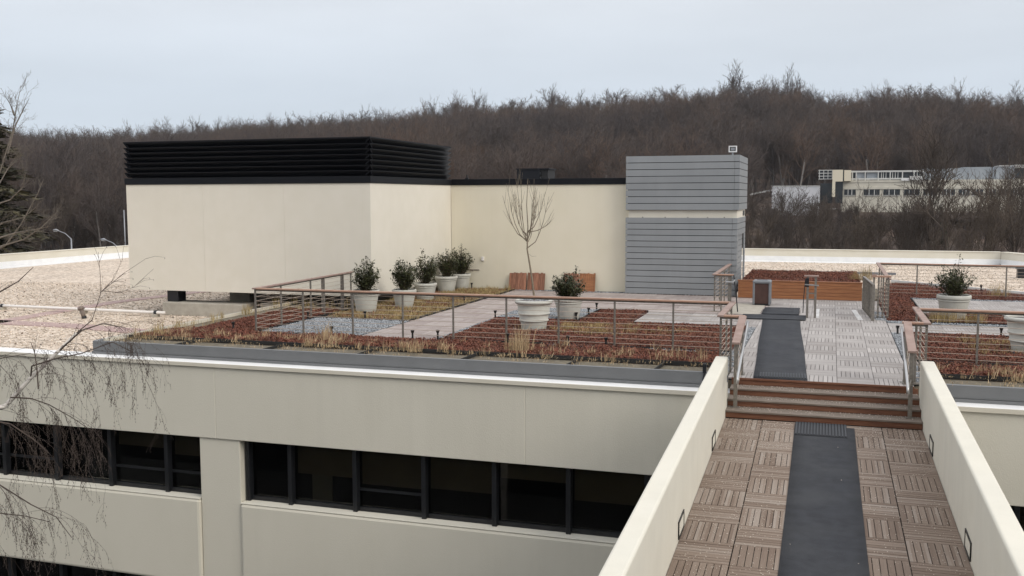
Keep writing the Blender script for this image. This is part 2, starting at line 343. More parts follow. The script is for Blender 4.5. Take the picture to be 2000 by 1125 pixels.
# ================================================================== THE SETTING: terrain, hill
RIDGE = [(-900, 250), (-300, 252), (0, 262), (100, 264), (200, 268), (300, 262), (420, 252), (600, 244), (800, 228), (900, 212), (1000, 206), (1150, 196), (1300, 190),
         (1400, 182), (1480, 180), (1560, 186), (1640, 202), (1750, 196), (1850, 196), (1950, 206), (2100, 214), (2600, 230)]
_az = []; _tn = []
for u, v in RIDGE:
    r = ray(u, v+22); _az.append(math.atan2(r[0], r[1])); _tn.append(r[2]/math.hypot(r[0], r[1]))
_u0 = np.array([p[0] for p in RIDGE], float)
RDIST = np.interp(_u0, [-900, 0, 500, 1000, 1500, 2600], [620, 640, 620, 590, 560, 560])
TREE_H = 14.5
def ridge(az):
    az = np.asarray(az, float)
    tn = np.interp(az, _az, _tn); rd = np.interp(az, _az, RDIST)
    return tn, rd
def terrain(x, y):
    x = np.asarray(x, float); y = np.asarray(y, float)
    r = np.hypot(x, y); az = np.arctan2(x, y); tn, rd = ridge(az)
    fade = np.clip((np.cos(az+.1)+.25)/.9, 0, 1)
    hr = CAM_H+tn*rd-TREE_H-ZG
    r0 = 150.
    s = np.clip((r-r0)/(rd-r0), 0, 1)
    up = (0.45*s+0.55*s*s*(3-2*s))
    past = np.clip((r-rd)/900., 0, 1)
    z = ZG+hr*up*fade*(1-.5*past*past*(3-2*past))
    z = z+np.where(r > 160, 1.6*np.sin(x*.021+1.3)*np.sin(y*.017)*np.clip((r-160)/120, 0, 1), 0)
    return z
na, rs = 220, np.concatenate([[0.01], np.linspace(30, 150, 5), np.linspace(170, 760, 60), [820, 900, 1000, 1120, 1250]])
ta = np.linspace(-math.pi, math.pi, na, endpoint=False)
R_, A_ = np.meshgrid(rs, ta, indexing='ij'); TX, TY = R_*np.sin(A_), R_*np.cos(A_); TZ = terrain(TX, TY)
i_, j_ = np.meshgrid(np.arange(len(rs)-1), np.arange(na), indexing='ij'); jn = (j_+1) % na
quads = np.stack([i_*na+j_, (i_+1)*na+j_, (i_+1)*na+jn, i_*na+jn], -1).reshape(-1, 4)
g = inst('terrain', npmesh('terrain', np.stack([TX, TY, TZ], -1), quads, MT['litter'], 4)); tag(g, 'leaf-littered ground rising into the wooded hill', 'terrain', kind='structure')
g.data.polygons.foreach_set('use_smooth', [True]*len(g.data.polygons))
lot = MB().prism([(-75, -40), (60, -40), (60, 16.5), (-75, 16.5)], ZG-.3, ZG+.06).build('courtyard', MT['asphalt'])
tag(lot, 'dark paved courtyard between the two buildings', 'courtyard', kind='structure')

# ================================================================== OFFICE BUILDING with its gravel roof
bld = empty('office_building', (-16, 35, ZG), 'low cream office building with dark ribbon windows under a gravel roof', 'building')
def at(o, p):  # parent keeping world coordinates
    o.parent = p; o.matrix_parent_inverse = Matrix.Translation(-Vector(p.location)) if p.rotation_euler == bpy.data.objects[p.name].rotation_euler and tuple(p.rotation_euler) == (0, 0, 0) else p.matrix_basis.inverted()
    return o
def bb(name, mat, x0, x1, y0, y1, z0, z1, bevel=0, p=bld): return at(box(name, mat, None, x0, x1, y0, y1, z0, z1, bevel), p)
ROOF = [(-39.9, YF+.2), (-39.9, 55.0), (8.2, 55.0), (16, 40.0), (16, YF+.2)]
at(MB().prism(ROOF, ZR-.5, ZR).build('roof', MT['ballast']), bld)
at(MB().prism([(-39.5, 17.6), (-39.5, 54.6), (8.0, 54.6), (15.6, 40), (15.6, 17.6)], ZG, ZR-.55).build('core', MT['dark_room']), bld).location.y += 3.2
# parapets (wall, white inner flashing)
def parapet(pts, h=.62, t=.35):
    for a, b in zip(pts[:-1], pts[1:]):
        a, b = Vector(a+(0,)), Vector(b+(0,)); d = (b-a).normalized(); nrm = Vector((d.y, -d.x, 0))
        m = MB(); m.bar(a+Vector((0, 0, ZR+h/2))-nrm*t/2, b+Vector((0, 0, ZR+h/2))-nrm*t/2+d*.0, t, h); at(m.build('parapet', MT['parapet'], bevel=.02), bld)
        m = MB(); m.bar(a+nrm*.012+Vector((0, 0, ZR+.14)), b+nrm*.012+Vector((0, 0, ZR+.14)), .03, .28); m.bar(a+nrm*.45+Vector((0, 0, ZR+.012)), b+nrm*.45+Vector((0, 0, ZR+.012)), .9, .02); at(m.build('flashing', MT['membrane']), bld)
        m = MB(); m.bar(a-nrm*(t/2)+Vector((0, 0, ZR+h+.02)), b-nrm*(t/2)+Vector((0, 0, ZR+h+.02)), t+.06, .04); at(m.build('coping', MT['parapet']), bld)
parapet([(-39.9, 17.4), (-39.9, 55.0), (8.2, 55.0), (16, 40.0), (16, 17.4)])
# facade: spandrel panels with open joints, piers, ribbon windows
JX = [-44.3, -37.77, -31.25, -24.73, -18.21, -11.69, -5.17, 1.35, 7.87, 14.4]
for a, b in zip(JX[:-1], JX[1:]):
    bb('wall_panel', MT['stucco_facade'], a+.003, b-.003, YF, YF+.32, -1.80, -.30, .012)
at(MB().box(-44.3, 14.4, YF+.007, YF+.3, -1.79, -.35).build('joint_backing', MT['stucco_facade']), bld)
cap = MB().box(-44.3, 14.4, YF-.03, YF+.42, -.297, -.255); at(cap.build('roof_cap', MT['membrane'], bevel=.008), bld)
drip = MB().box(-44.3, 14.4, YF-.045, YF-.031, -.335, -.262); at(drip.build('drip_edge', MT['parapet']), bld)
PIERS = [(-44.3, -43.4), (-28.35, -27.4), (-12.11, -11.17), (1.35-.5, 1.35+.5)]
for a, b in PIERS: bb('pier', MT['stucco_facade'], a, b, YF+.035, YF+.5, ZG, -1.803, .015)
BAYS = [(-43.4, -28.35), (-27.4, -12.11), (-11.17, .85), (1.85, 14.4)]
WIN = [(-1.80, -3.09), (-4.88, -6.17), (-7.96, -9.2)]
blind_r = random.Random(3)
for (a, b) in BAYS:
    for wi, (zt, zb_) in enumerate(WIN):
        znext = WIN[wi+1][0] if wi < 2 else ZG
        bb('spandrel', MT['stucco_facade'], a+.01, b-.01, YF-.03, YF+.34, znext+.003, zb_-.0, .055)
        bb('sill', MT['bridge_paint'], a+.015, b-.015, YF-.018, YF+.258, zb_+.001, zb_+.016, .004)
        w = empty('window', (a, YF+.3, zb_), parent=bld); w.matrix_parent_inverse = Matrix.Translation(-Vector(bld.location))
        nb = max(1, round((b-a)/1.435)); off = 0.0
        if abs(a+11.17) < .01: xs = [-11.09, -10.13, -8.70, -7.25, -5.83, -4.41, -2.98, -1.55, -.12, .85]
        else:
            xs = [b-.05-1.43*i for i in range(int((b-a)/1.43)+1)][::-1]
            if abs(b+12.11) < .01: xs = [-13.04-1.42*i for i in range(10)][::-1]+[-12.16]
        def wp(name, mat, *c): return at(box(name, mat, None, *c), w)
        fr = MB(); fr.box(a, b, YF+.26, YF+.36, zb_, zb_+.10); fr.box(a, b, YF+.26, YF+.36, zt-.06, zt-.002); at(fr.build('frame', MT['frame']), w)
        for x in xs:
            m_ = MB().box(x-.045, x+.045, YF+.17, YF+.37, zb_+.002, zt-.004); at(m_.build('mullion', MT['frame'], bevel=.01), w)
        ed = [a]+xs+[b]
        for p, q in zip(ed[:-1], ed[1:]):
            if q-p < .3: continue
            wp('pane', MT['glass'], p+.05, q-.05, YF+.305, YF+.315, zb_+.1, zt-.06)
            if wi < 2:
                k_ = blind_r.random(); hb = blind_r.uniform(.25, .75)
                if k_ < .75: wp('blind', MT['blind'], p+.06, q-.06, YF+.40, YF+.412, zt-.05-hb, zt-.02)
                if blind_r.random() < .45:
                    wpx = blind_r.uniform(p+.1, q-.5); wp('partition', MT['ceiling'], wpx, wpx+blind_r.uniform(.2, .55), YF+.45, YF+.5, zb_-.3, zt-.02)
                if blind_r.random() < .5: wp('transom', MT['frame'], p+.045, q-.045, YF+.29, YF+.335, zb_+.42, zb_+.47)
# the wall facing it, from which the photograph was taken
opp = empty('opposite_wing', (-16, -6, ZG), 'cream office wing with ribbon windows at the near end of the footbridge', 'building')
for zt, zb_ in ((5.6, 4.6), (2.3, 1.0), (-.2, -1.55), (-2.9, -4.7), (-6.0, -8)):
    bb('wall_band', MT['stucco_facade'], -50, 30, -7.4, -6.0, zb_, zt, .02, opp)
bb('window_band', MT['frame'], -50, 30, -7.3, -6.25, ZG, 5.2, 0, opp)

# ================================================================== FOOTBRIDGE (ramped 1:25 up to the steps)
br = empty('footbridge', (-.07, 15.8, -.47), 'ramped footbridge with cream side walls and square wooden decking tiles', 'footbridge', rot=(math.atan(.040), 0, .008))
TP = .58
def tile_mesh(name, mat, y_slats=True, nslat=8, size=TP):
    m = MB(); w = size/nslat; g_ = .0042
    for i in range(nslat): m.box(-size/2+i*w+g_, -size/2+(i+1)*w-g_, -size/2+.004, size/2-.004, -.022, 0)
    return m.mesh(name, mat)
ramp_tile = tile_mesh('decking_tile', MT['tile_ramp'])
base_tile = MB().box(-TP/2+.002, TP/2-.002, -TP/2+.002, TP/2-.002, -.055, -.024).mesh('tile_base', MT['edging'])
slat_me = MB().box(-TP/16+.0042, TP/16-.0042, -TP/2+.004, TP/2-.004, -.022, 0).mesh('slat', MT['tile_ramp'])
box('bridge_slab', MT['concrete'], br, -1.66, 1.66, -23, .9, -.45, -.06)
for s, n_end in ((-1, .45), (1, .80)):
    MB().box(min(s*1.462, s*1.67), max(s*1.462, s*1.67), -23, n_end, -.9, .90).build('side_wall', MT['bridge_paint'], br, bevel=.028, segs=3)
NSL = 0
for rrow in range(26):
    for c in range(5):
        x = -1.462+.292+c*.5848; y = -.04-TP/2-rrow*TP
        ang = 0 if (rrow+c) % 2 == 0 else math.pi/2
        visible = (c in (0, 1, 3, 4)) and rrow < 11
        if visible and NSL+8 <= 296:
            b_ = inst('decking_tile', base_tile, (x, y, 0), (0, 0, ang), br)
            for i in range(8):
                inst('slat', slat_me, (-TP/2+(i+.5)*TP/8, 0, random.uniform(-.0015, .0015)), (0, 0, 0), b_); NSL += 1
        else:
            inst('decking_tile', ramp_tile, (x, y, random.uniform(-.001, .001)), (0, 0, ang), br)
# recessed step lights in the side walls
def step_light(x, y, z, w, h, s):
    root = empty('step_light', (x, y, z), parent=br)
    fr = MB(); t_ = .022
    for a in (-1, 1):
        fr.box(-.008*s-.006, -.008*s+.006, a*(w/2-t_/2)-t_/2, a*(w/2-t_/2)+t_/2, 0, h)
        fr.box(-.008*s-.006, -.008*s+.006, -w/2+t_, w/2-t_, (h-t_ if a > 0 else 0), (h if a > 0 else t_))
    fr.build('light_frame', MT['light_body'], root); MB().box(-.005*s-.003, -.005*s+.003, -w/2+t_, w/2-t_, t_, h-t_).build('lens', MT['bridge_paint'], root)
for x, y, s in ((-1.462, -1.80, -1), (-1.462, -5.17, -1), (1.462, -1.30, 1), (1.462, -4.97, 1), (-1.462, -8.5, -1), (1.462, -8.5, 1)):
    step_light(x, y, .03, .42, .20, s)
ou = empty('outlet', (-1.462, .25, .52), parent=br); MB().box(0, .012, -.04, .04, 0, .11).build('outlet_plate', MT['bin_frame'], ou); MB().box(.012, .018, -.02, .02, .02, .09).build('cover', MT['steel'], ou)
# runner on the ramp and its ribbed end
def mat_sheet(name, quad, z, th, label, rib_rows=None, cat='mat', group=None, mt='mat', wav=.0):
    m = MB(); n_u, n_v = 4, 40; a, b, c, d = [np.array(p, float) for p in quad]
    vs = []; fs = []
    for j in range(n_v+1):
        for i in range(n_u+1):
            s, t_ = i/n_u, j/n_v; p = (a*(1-s)+b*s)*(1-t_)+(d*(1-s)+c*s)*t_
            vs.append((p[0]+(.006*math.sin(9*t_+i) if i in (0, n_u) else 0), p[1], z+th+wav*math.sin(13*t_+2*s)))
    for j in range(n_v):
        for i in range(n_u): q = j*(n_u+1)+i; fs.append((q, q+1, q+n_u+2, q+n_u+1))
    m.add(vs, fs); o = m.build(name, MT[mt], smooth=True)
    sol = o.modifiers.new('thickness', 'SOLIDIFY'); sol.thickness = th; sol.offset = -1
    return tag(o, label, cat, group)
Bm = Matrix.LocRotScale(Vector(br.location), br.rotation_euler.to_quaternion(), None)
rm_ = mat_sheet('runner_mat', [(-.39, -17), (.48, -17), (.48, -.22), (-.39, -.22)], .001, .008, 'long dark rubber runner lying on the footbridge ramp', wav=.0015); rm_.matrix_world = Bm
def rib_mat(name, x0, x1, y0, y1, z, label, n_=17, along='y'):
    root = empty(name, ((x0+x1)/2, (y0+y1)/2, z), label, 'mat')
    hx, hy = (x1-x0)/2, (y1-y0)/2
    MB().box(-hx, hx, -hy, hy, 0, .007).build('mat_base', MT['rib'], root)
    m = MB()
    for i in range(n_):
        x = -hx+(i+.5)*2*hx/n_; m.box(x-hx/n_*.5, x+hx/n_*.5, -hy+.02, hy-.02, .007, .02)
    m.build('ribs', MT['rib_top'], root); return root
r1 = rib_mat('ribbed_doormat', -.38, .37, -.80, -.08, .012, 'small ribbed rubber doormat at the foot of the wooden steps'); r1.matrix_world = Bm @ Matrix.Translation((-.005, -.44, .0105))

# salt grains scattered on ramp and steps
def grains(name, rects, per, size, mat, label, cat, zoff=0, M=None):
    V = []
    for (x0, x1, y0, y1, z, w) in rects:
        n_ = int(per*w*(x1-x0)*(y1-y0)); p = np.stack([rng.uniform(x0, x1, n_), rng.uniform(y0, y1, n_), np.full(n_, z)], -1); V.append(p)
    P = np.concatenate(V); n_ = len(P); s = size*rng.uniform(.5, 1.3, (n_, 1, 1))
    oc = np.array([(1, 0, .3), (0, 1, .25), (-1, 0, .3), (0, -1, .35), (0, 0, .9), (0, 0, -.1)], float)
    jit = rng.uniform(.6, 1.25, (n_, 6, 3)); a = rng.uniform(0, 6.28, n_); ca, sa = np.cos(a), np.sin(a)
    o_ = oc[None]*jit; X = o_[..., 0]*ca[:, None]-o_[..., 1]*sa[:, None]; Y = o_[..., 0]*sa[:, None]+o_[..., 1]*ca[:, None]
    Vv = P[:, None]+np.stack([X, Y, o_[..., 2]], -1)*s
    if M is not None:
        Mn = np.array(M); Vv = Vv @ Mn[:3, :3].T+Mn[:3, 3]
    f = np.array([(0, 1, 4), (1, 2, 4), (2, 3, 4), (3, 0, 4), (1, 0, 5), (2, 1, 5), (3, 2, 5), (0, 3, 5)])
    F = (f[None]+(np.arange(n_)*6)[:, None, None]).reshape(-1, 3)
    o = inst(name, npmesh(name, Vv.reshape(-1, 3), F, mat)); return tag(o, label, cat, kind='stuff')

# ================================================================== GARDEN ROOF: platform, curb, decking
gp = empty('roof_garden', (-5, 25, ZR), 'raised roof terrace base edged with a grey metal curb', 'roof terrace', kind='structure')
def gb(name, mat, *c, bevel=0): return at(box(name, mat, None, *c, bevel), gp)
PLAT = [(-14.85, 17.12), (14, 17.12), (14, 26.0), (2.1, 37.7), (2.1, 35.2), (-2.6, 35.2), (-2.6, 30.9), (-12.15, 30.9), (-12.15, 26.3), (-14.85, 26.3)]
at(MB().prism(PLAT, ZR+.001, -.055).build('platform', MT['bed_soil']), gp)
for a, b in ((-14.9, -1.72), (1.66, 14.0)):
    gb('curb', MT['curb'], a, b, 17.06, 17.14, -.20, .015, bevel=.006)
    gb('curb_base', MT['curb'], a, b, 17.02, 17.14, -.254, -.203)
gb('curb', MT['curb'], -14.93, -14.85, 17.141, 26.3, -.42, .015)
gb('edge_trim', MT['parapet'], -15.0, -14.94, 17.3, 26.3, -.10, -.06); gb('edge_trim', MT['parapet'], -14.82, -14.79, 17.3, 26.3, -.05, .03)
# right-hand diagonal edge
ed = MB(); ed.bar((2.1, 37.7, .0), (14, 26.0, .0), .06, .10); at(ed.build('edge_trim', MT['membrane']), gp)
ed = MB(); ed.bar((-2.6, 35.2, .45), (2.1, 35.2, .45), .06, .08); at(ed.build('edge_trim', MT['lamp_metal']), gp)

deck_tile = tile_mesh('decking_tile', MT['tile_deck'], size=.586); path_tile = tile_mesh('decking_tile', MT['tile_path'], size=.586)
DP = .586
def deck(name, mesh, x0, nx, y0, ny, label, par=0, skip=None, cut=None):
    root = empty(name, (x0, y0, -.03), label, 'decking', kind='structure')
    MB().box(0, nx*DP, 0, ny*DP, -.022, -.005).build('deck_base', MT['edging'], root)
    for i in range(nx):
        for j in range(ny):
            inst('decking_tile', mesh, ((i+.5)*DP, (j+.5)*DP, .03+random.uniform(-.002, .002)), (random.uniform(-.002, .002), random.uniform(-.002, .002), (0 if (i+j+par) % 2 == 0 else math.pi/2)+random.uniform(-.003, .003)), root)
    return root
deck('wooden_deck', deck_tile, -1.60, 5, 16.79, 23, 'silver-grey square wooden decking tiles above the steps')
deck('garden_path', path_tile, -9.805, 3, 19.46, 11, 'pinkish wooden tile path between gravel bed and sedum bed', 1)
deck('terrace_path', path_tile, -9.805, 14, 25.905, 8, 'weathered wooden tile terrace along the cream wall')
deck('terrace_path', deck_tile, -4.53, 5, 23.42, 4, 'grey wooden tile landing between the red sedum beds', 1)
deck('garden_path', deck_tile, 1.34, 10, 23.40, 3, 'grey wooden tile path crossing between right-hand sedum beds', 1)
deck('terrace_path', deck_tile, 2.35, 10, 27.75, 6, 'grey wooden tile terrace behind the right-hand grass bed')
deck('garden_path', deck_tile, 4.25, 5, 25.30, 4, 'grey wooden tile link path beside the right-hand grass bed')

# ================================================================== STEPS
st = empty('wooden_steps', (-.07, 15.8, -.47), 'four wide reddish wooden steps rising from the footbridge to the roof deck', 'steps')
RH = .47/4; TR = .327
for i in range(4):
    y = i*TR; z1 = (i+1)*RH
    MB().box(-1.46, 1.46, y+.0, y+.03, i*RH+(.002 if i else .0), z1-.032).build('riser', MT['riser'], st, bevel=.003)
    if i < 3:
        MB().box(-1.46, 1.46, y-.022, y+TR*.5-.004, z1-.03, z1).build('tread', MT['tread'], st, bevel=.005); MB().box(-1.46, 1.46, y+TR*.5+.004, y+TR, z1-.03, z1).build('tread', MT['tread'], st, bevel=.005)
    else:
        MB().box(-1.46, 1.40, y-.022, y+.005, z1-.03, z1+.003).build('nosing', MT['riser'], st, bevel=.003)
MB().box(-1.459, 1.459, .03, 1.3, -.05, 0).build('stringer', MT['edging'], st)
grains('salt_grains', [(-1.42, -.42, -6.5, -.05, 0, 1.0), (.5, 1.42, -6.5, -.05, 0, .65), (-1.4, -.42, -1.6, -.05, 0, 2.4), (.5, 1.42, -1.2, -.05, 0, 1.5), (-.38, .46, -6, -.9, .01, .006)], 170, .0080, MT['salt'],
       'pale ice-melt grains scattered over the footbridge decking', 'salt', M=Bm)
grains('salt_grains', [(-1.45, 1.35, 15.81+i*TR+.05, 15.8+(i+1)*TR, -.47+(i+1)*RH, 1) for i in range(3)]+[(-1.45, -.2, 16.08+i*TR, 16.12+i*TR, -.47+(i+1)*RH, 6) for i in range(3)]+[(.2, 1.38, 16.06+i*TR, 16.12+i*TR, -.47+(i+1)*RH, 5) for i in range(3)], 210, .0085, MT['salt'],
       'pale ice-melt grains lying on the wooden step treads', 'salt')

# mats on the upper deck
mat_sheet('runner_mat', [(-1.18, 16.80), (-.30, 16.80), (-.67, 25.0), (-1.56, 25.0)], .004, .008, 'dark rubber runner laid on the upper deck above the steps', wav=.0015)
rib_mat('ribbed_doormat', -1.10, -.33, 16.86, 17.32, .0125, 'ribbed rubber doormat at the head of the wooden steps').rotation_euler = (0, 0, .045)
mat_sheet('entrance_mat', [(-2.12, 24.95), (-.53, 24.98), (-.55, 25.95), (-2.1, 25.83)], .014, .014, 'wide dark rubber mat lying across the end of the runner', wav=.004)
mat_sheet('entrance_mat', [(-1.65, 25.90), (-.72, 25.90), (-.74, 27.5), (-1.66, 27.45)], .030, .012, 'curled dark rubber mat beside the litter bin', wav=.006)
box('door_slab', MT['concrete'], None, -2.6, -1.7, 26.0, 28.6, .002, .012); tag(bpy.data.objects['door_slab'], 'thin brown-grey threshold slab beside the litter bin', 'slab')

# ================================================================== PENTHOUSE with louvres
PX0, PX1, PY0, PY1 = -20.2, -12.12, 24.81, 30.88
ph = empty('penthouse', (-16, 28, ZR), 'cream rooftop plant enclosure topped by black louvres, raised on stub columns', 'penthouse')
def pb(name, mat, *c, bevel=0): return at(box(name, mat, None, *c, bevel), ph)
JP = [PX0, -17.52, -14.83, PX1-.2]
for a, b in zip(JP[:-1], JP[1:]): pb('wall_panel', MT['stucco'], a+.002, b-.002, PY0, PY0+.2, .28, 3.43)
pb('side_wall', MT['stucco'], PX1-.2, PX1, PY0, PY1, .28, 3.43); pb('side_wall', MT['stucco'], PX0, PX0+.2, PY0+.21, PY1, .28, 3.43)
pb('rear_wall', MT['stucco'], PX0, PX1-.21, PY1-.2, PY1-.002, .281, 3.43); pb('soffit', MT['black'], PX0+.2, PX1-.21, PY0+.21, PY1-.21, .29, .34)
pb('fascia', MT['louver'], PX0-.03, PX1+.03, PY0-.03, PY1-.02, 3.433, 3.62, bevel=.006)
pb('screen_back', MT['seam'], PX0+.13, PX1-.13, PY0+.13, PY1-.13, 3.6, 4.58)
NB = 7; pit = (4.67-3.63)/NB
def louver(side):
    for i in range(NB):
        z = 3.64+i*pit; m = MB()
        # folded blade: inner foot low, outer lip high, closed triangular section
        pr = [(.12, 0), (-.02, pit*.86), (-.02, pit*.97), (.0, pit*.97), (.13, pit*.12)]
        if side == 'front': pts = [[(x, PY0+o, z+h) for o, h in pr] for x in (PX0-.02, PX1+.02)]
        if side == 'right': pts = [[(PX1-o, y, z+h) for o, h in pr] for y in (PY0-.02, PY1)]
        if side == 'left': pts = [[(PX0+o, y, z+h) for o, h in pr] for y in (PY0-.02, PY1)]
        n_ = len(pr); m.add(pts[0]+pts[1], [tuple(range(n_)), tuple(range(2*n_-1, n_-1, -1))]+[(k, n_+k, n_+(k+1) % n_, (k+1) % n_) for k in range(n_)])
        at(m.build('louvre_blade', MT['louver']), ph)
for s_ in ('front', 'right', 'left'): louver(s_)
pb('louvre_cap', MT['louver'], PX0-.03, PX1+.03, PY0-.03, PY1, 4.665, 4.70)
for x, y in ((-18.75, 25.1), (-15.2, 27.2), (-13.2, 25.2), (-18.75, 29), (-13.2, 29)):
    pb('stub_column', MT['black'], x-.19, x+.19, y-.19, y+.19, -.06, .285)
for i, (x0, x1, y0, y1) in enumerate(((-18.97, -16.2, 24.7, 25.45), (-16.0, -14.6, 25.3, 26.1), (-14.4, -12.6, 24.9, 25.6), (-19.2, -18.4, 28.5, 29.5), (-13.7, -12.8, 28.5, 29.5))):
    o = box('concrete_plinth', MT['concrete'], None, x0, x1, y0, y1, ZR, -.062, .02)
    tag(o, ['long low concrete plinth under the black stub column at the penthouse front', 'short concrete plinth half hidden beneath the penthouse', 'concrete plinth beneath the penthouse behind the garden railing', 'concrete plinth under the rear penthouse column beside the white pipe side', 'concrete plinth deep in shade under the rear of the penthouse by the potted shrubs'][i], 'plinth')

# ================================================================== CREAM LOBBY WALL between penthouse and tower
lb = empty('rooftop_lobby', (-9, 35, 0), 'cream rooftop lobby block with thin black roof coping', 'building')
def lbx(name, mat, *c, bevel=0): return at(box(name, mat, None, *c, bevel), lb)
lbx('wall', MT['stucco_yellow'], -12.12, -5.9, 30.9, 31.2, -.2, 3.43)
lbx('side_wall', MT['stucco_yellow'], -20.0, -19.7, 31.2, 41, ZR, 3.43); lbx('rear_wall', MT['stucco_yellow'], -19.7, -4, 40.7, 41, ZR, 3.43); lbx('roof', MT['membrane'], -19.9, -4.0, 31.0, 40.9, 3.2, 3.3)
lbx('coping', MT['louver'], -12.09, -6.1, 30.86, 31.24, 3.433, 3.63, bevel=.006)
lbx('wall_base', MT['concrete'], -12.1, -6.14, 30.885, 30.895, -.05, .02)
o = empty('wall_outlet', (-11.0, 30.9, .93), 'small cream weatherproof outlet on the lobby wall', 'outlet'); MB().box(-.045, .045, -.05, 0, 0, .13).build('cover', MT['pipe'], o, bevel=.01); MB().box(-.05, .05, -.012, 0, -.02, .15).build('back_plate', MT['parapet'], o)
o = empty('hose_bib', (-11.35, 30.9, .62), 'thin brass hose bib projecting from the lobby wall', 'tap'); MB().tube([(0, 0, 0), (0, -.12, 0), (.05, -.16, -.03)], .015, 8).build('spout', MT['vent'], o); MB().box(-.25, .22, -.02, 0, -.012, .012).build('feed_pipe', MT['vent'], o)
ru = empty('roof_vent_unit', (-11.1, 37.5, 3.3), 'black louvred ventilator box on the lobby roof', 'ventilator')
MB().box(-.62, .30, -.55, .5, 0, .80).build('housing', MT['louver'], ru, bevel=.01); MB().box(-.66, .68, -.6, .54, .80, .84).build('lid', MT['louver'], ru)
for i in range(4): MB().bar((.33, -.5, .12+i*.17), (.33, .48, .12+i*.17), .12, .05, (1, 0, 1)).build('louvre_blade', MT['lamp_metal'], ru)
MB().box(.31, .62, -.5, .5, 0, .78).build('housing_side', MT['seam'], ru)
MB().tube([(-.4, 0, 0), (-.4, 0, .02)], .01).build('foot', MT['black'], ru)
cb = empty('roof_bracket', (-11.6, 31.05, 3.63), 'tiny black bracket standing on the lobby coping', 'bracket'); MB().box(-.05, .05, -.04, .04, 0, .05).build('bracket_foot', MT['black'], cb); MB().box(-.015, .015, -.02, .02, .05, .15).build('stem', MT['black'], cb)

# ================================================================== GREY CLAD TOWER
TX0, TX1, TY0, TY1 = -6.13, -2.66, 30.55, 33.5
tw = empty('clad_tower', (-4.4, 32, 0), 'grey plank-clad elevator tower with cream band between two boxes', 'tower')
def tb(name, mat, *c, bevel=0): return at(box(name, mat, None, *c, bevel), tw)
tb('core', MT['seam'], TX0+.05, TX1-.05, TY0+.06, TY1-.04, 2.62, 4.24)
tb('core', MT['seam'], TX0+.05, TX1-.16, TY0+.06, TY1-.04, -.02, 2.36)
tb('cream_band', MT['stucco'], TX0+.08, TX1-.06, TY0+.10, TY1-.06, 2.33, 2.64)
for z0, z1, n_, xr_ in ((2.61, 4.28, 8, TX1), (0.0, 2.385, 13, TX1-.04)):
    ph_ = (z1-z0)/n_
    for i in range(n_):
        a, b = z0+i*ph_+.018, z0+(i+1)*ph_
        tb('plank', MT['cladding'], TX0, xr_-.155, TY0, TY0+.045, a, b, bevel=.004)
        # corner trim returns round the corner
        tb('corner_plank', MT['cladding'], xr_-.15, xr_, TY0-.001, TY0+.16, a, b, bevel=.004)
        if z0 > 1 or a > 1.7:
            tb('plank', MT['cladding'], xr_-.045, xr_-.003, TY0+.166, TY1, a, b, bevel=.004)
        else:
            tb('plank', MT['cladding'], xr_-.11, xr_-.07, TY0+.26, TY1-.36, a, b, bevel=.004)
            tb('plank', MT['cladding'], xr_-.045, xr_-.003, TY1-.35, TY1, a, b, bevel=.004)
        tb('plank', MT['cladding'], TX0-.002, TX0+.04, TY0+.05, TY1, a, b, bevel=.004)
tb('top_flashing', MT['cladding'], TX0+.002, TX1-.002, TY0+.002, TY1-.002, 4.25, 4.285)
tb('band_louvre', MT['black'], TX1-.06, TX1-.05, 32.6, 33.2, 2.42, 2.58)
tb('door_frame', MT['lamp_metal'], TX1-.10, TX1-.035, TY0+.17, TY0+.24, 0, 1.72)
for x in (-5.6, -4.9, -4.2, -3.6, -3.1): tb('fixing', MT['seam'], x-.012, x+.012, TY0+.03, TY0+.055, 2.386, 2.41)
fl = empty('floodlight', (-2.9, 30.8, 4.285), 'small box floodlight on a stalk atop the grey tower', 'floodlight')
MB().tube([(0, 0, 0), (0, 0, .09)], .025, 8).build('stalk', MT['lamp_metal'], fl)
f_ = MB(); f_.box(-.12, .12, -.05, .07, .09, .12).box(-.12, .12, -.05, .07, .25, .28).box(-.12, -.09, -.05, .07, .12, .25).box(.09, .12, -.05, .07, .12, .25); f_.build('housing', MT['membrane'], fl)
MB().box(-.09, .09, -.01, .06, .12, .25).build('reflector', MT['seam'], fl); MB().box(-.06, .06, -.03, -.012, .14, .23).build('lens', MT['lamp_metal'], fl)

# cedar planter wall with sedum behind
pl = empty('cedar_planter', (-.9, 30.25, 0), 'low planter wall of horizontal orange cedar boards behind the litter bin', 'planter')
for i in range(5): MB().box(-1.72, 1.80, 0, .045, i*.102+.006, (i+1)*.102).build('board', MT['planter'], pl, bevel=.004)
MB().box(-1.74, 1.83, -.02, .10, .512, .54).build('cap_board', MT['planter'], pl, bevel=.004); MB().box(-1.7, 1.78, .05, 5.0, 0, .47).build('soil', MT['sedum_soil'], pl)

# litter bin
bn = empty('litter_bin', (-1.80, 28.45, .012), 'squat brown-panelled litter bin with grey rounded frame', 'bin')
MB().box(-.215, .215, -.215, .215, .03, .60).build('body', MT['bin_panel'], bn)
for sx in (-1, 1):
    for sy in (-1, 1): MB().box(sx*.215-.03, sx*.215+.03, sy*.215-.03, sy*.215+.03, .0, .62).build('corner_post', MT['bin_frame'], bn, bevel=.02)
MB().box(-.25, .25, -.25, .25, .60, .685).build('lid', MT['bin_frame'], bn, bevel=.035); MB().box(-.14, .14, -.06, .06, .683, .69).build('slot', MT['seam'], bn); MB().box(-.235, .235, -.235, .235, 0, .04).build('base_rail', MT['seam'], bn)
for s in (0, 1, 2, 3):
    o = MB().box(-.185, .185, -.222, -.216, .06, .585).build('panel', MT['bin_panel'], bn); o.rotation_euler = (0, 0, s*math.pi/2)

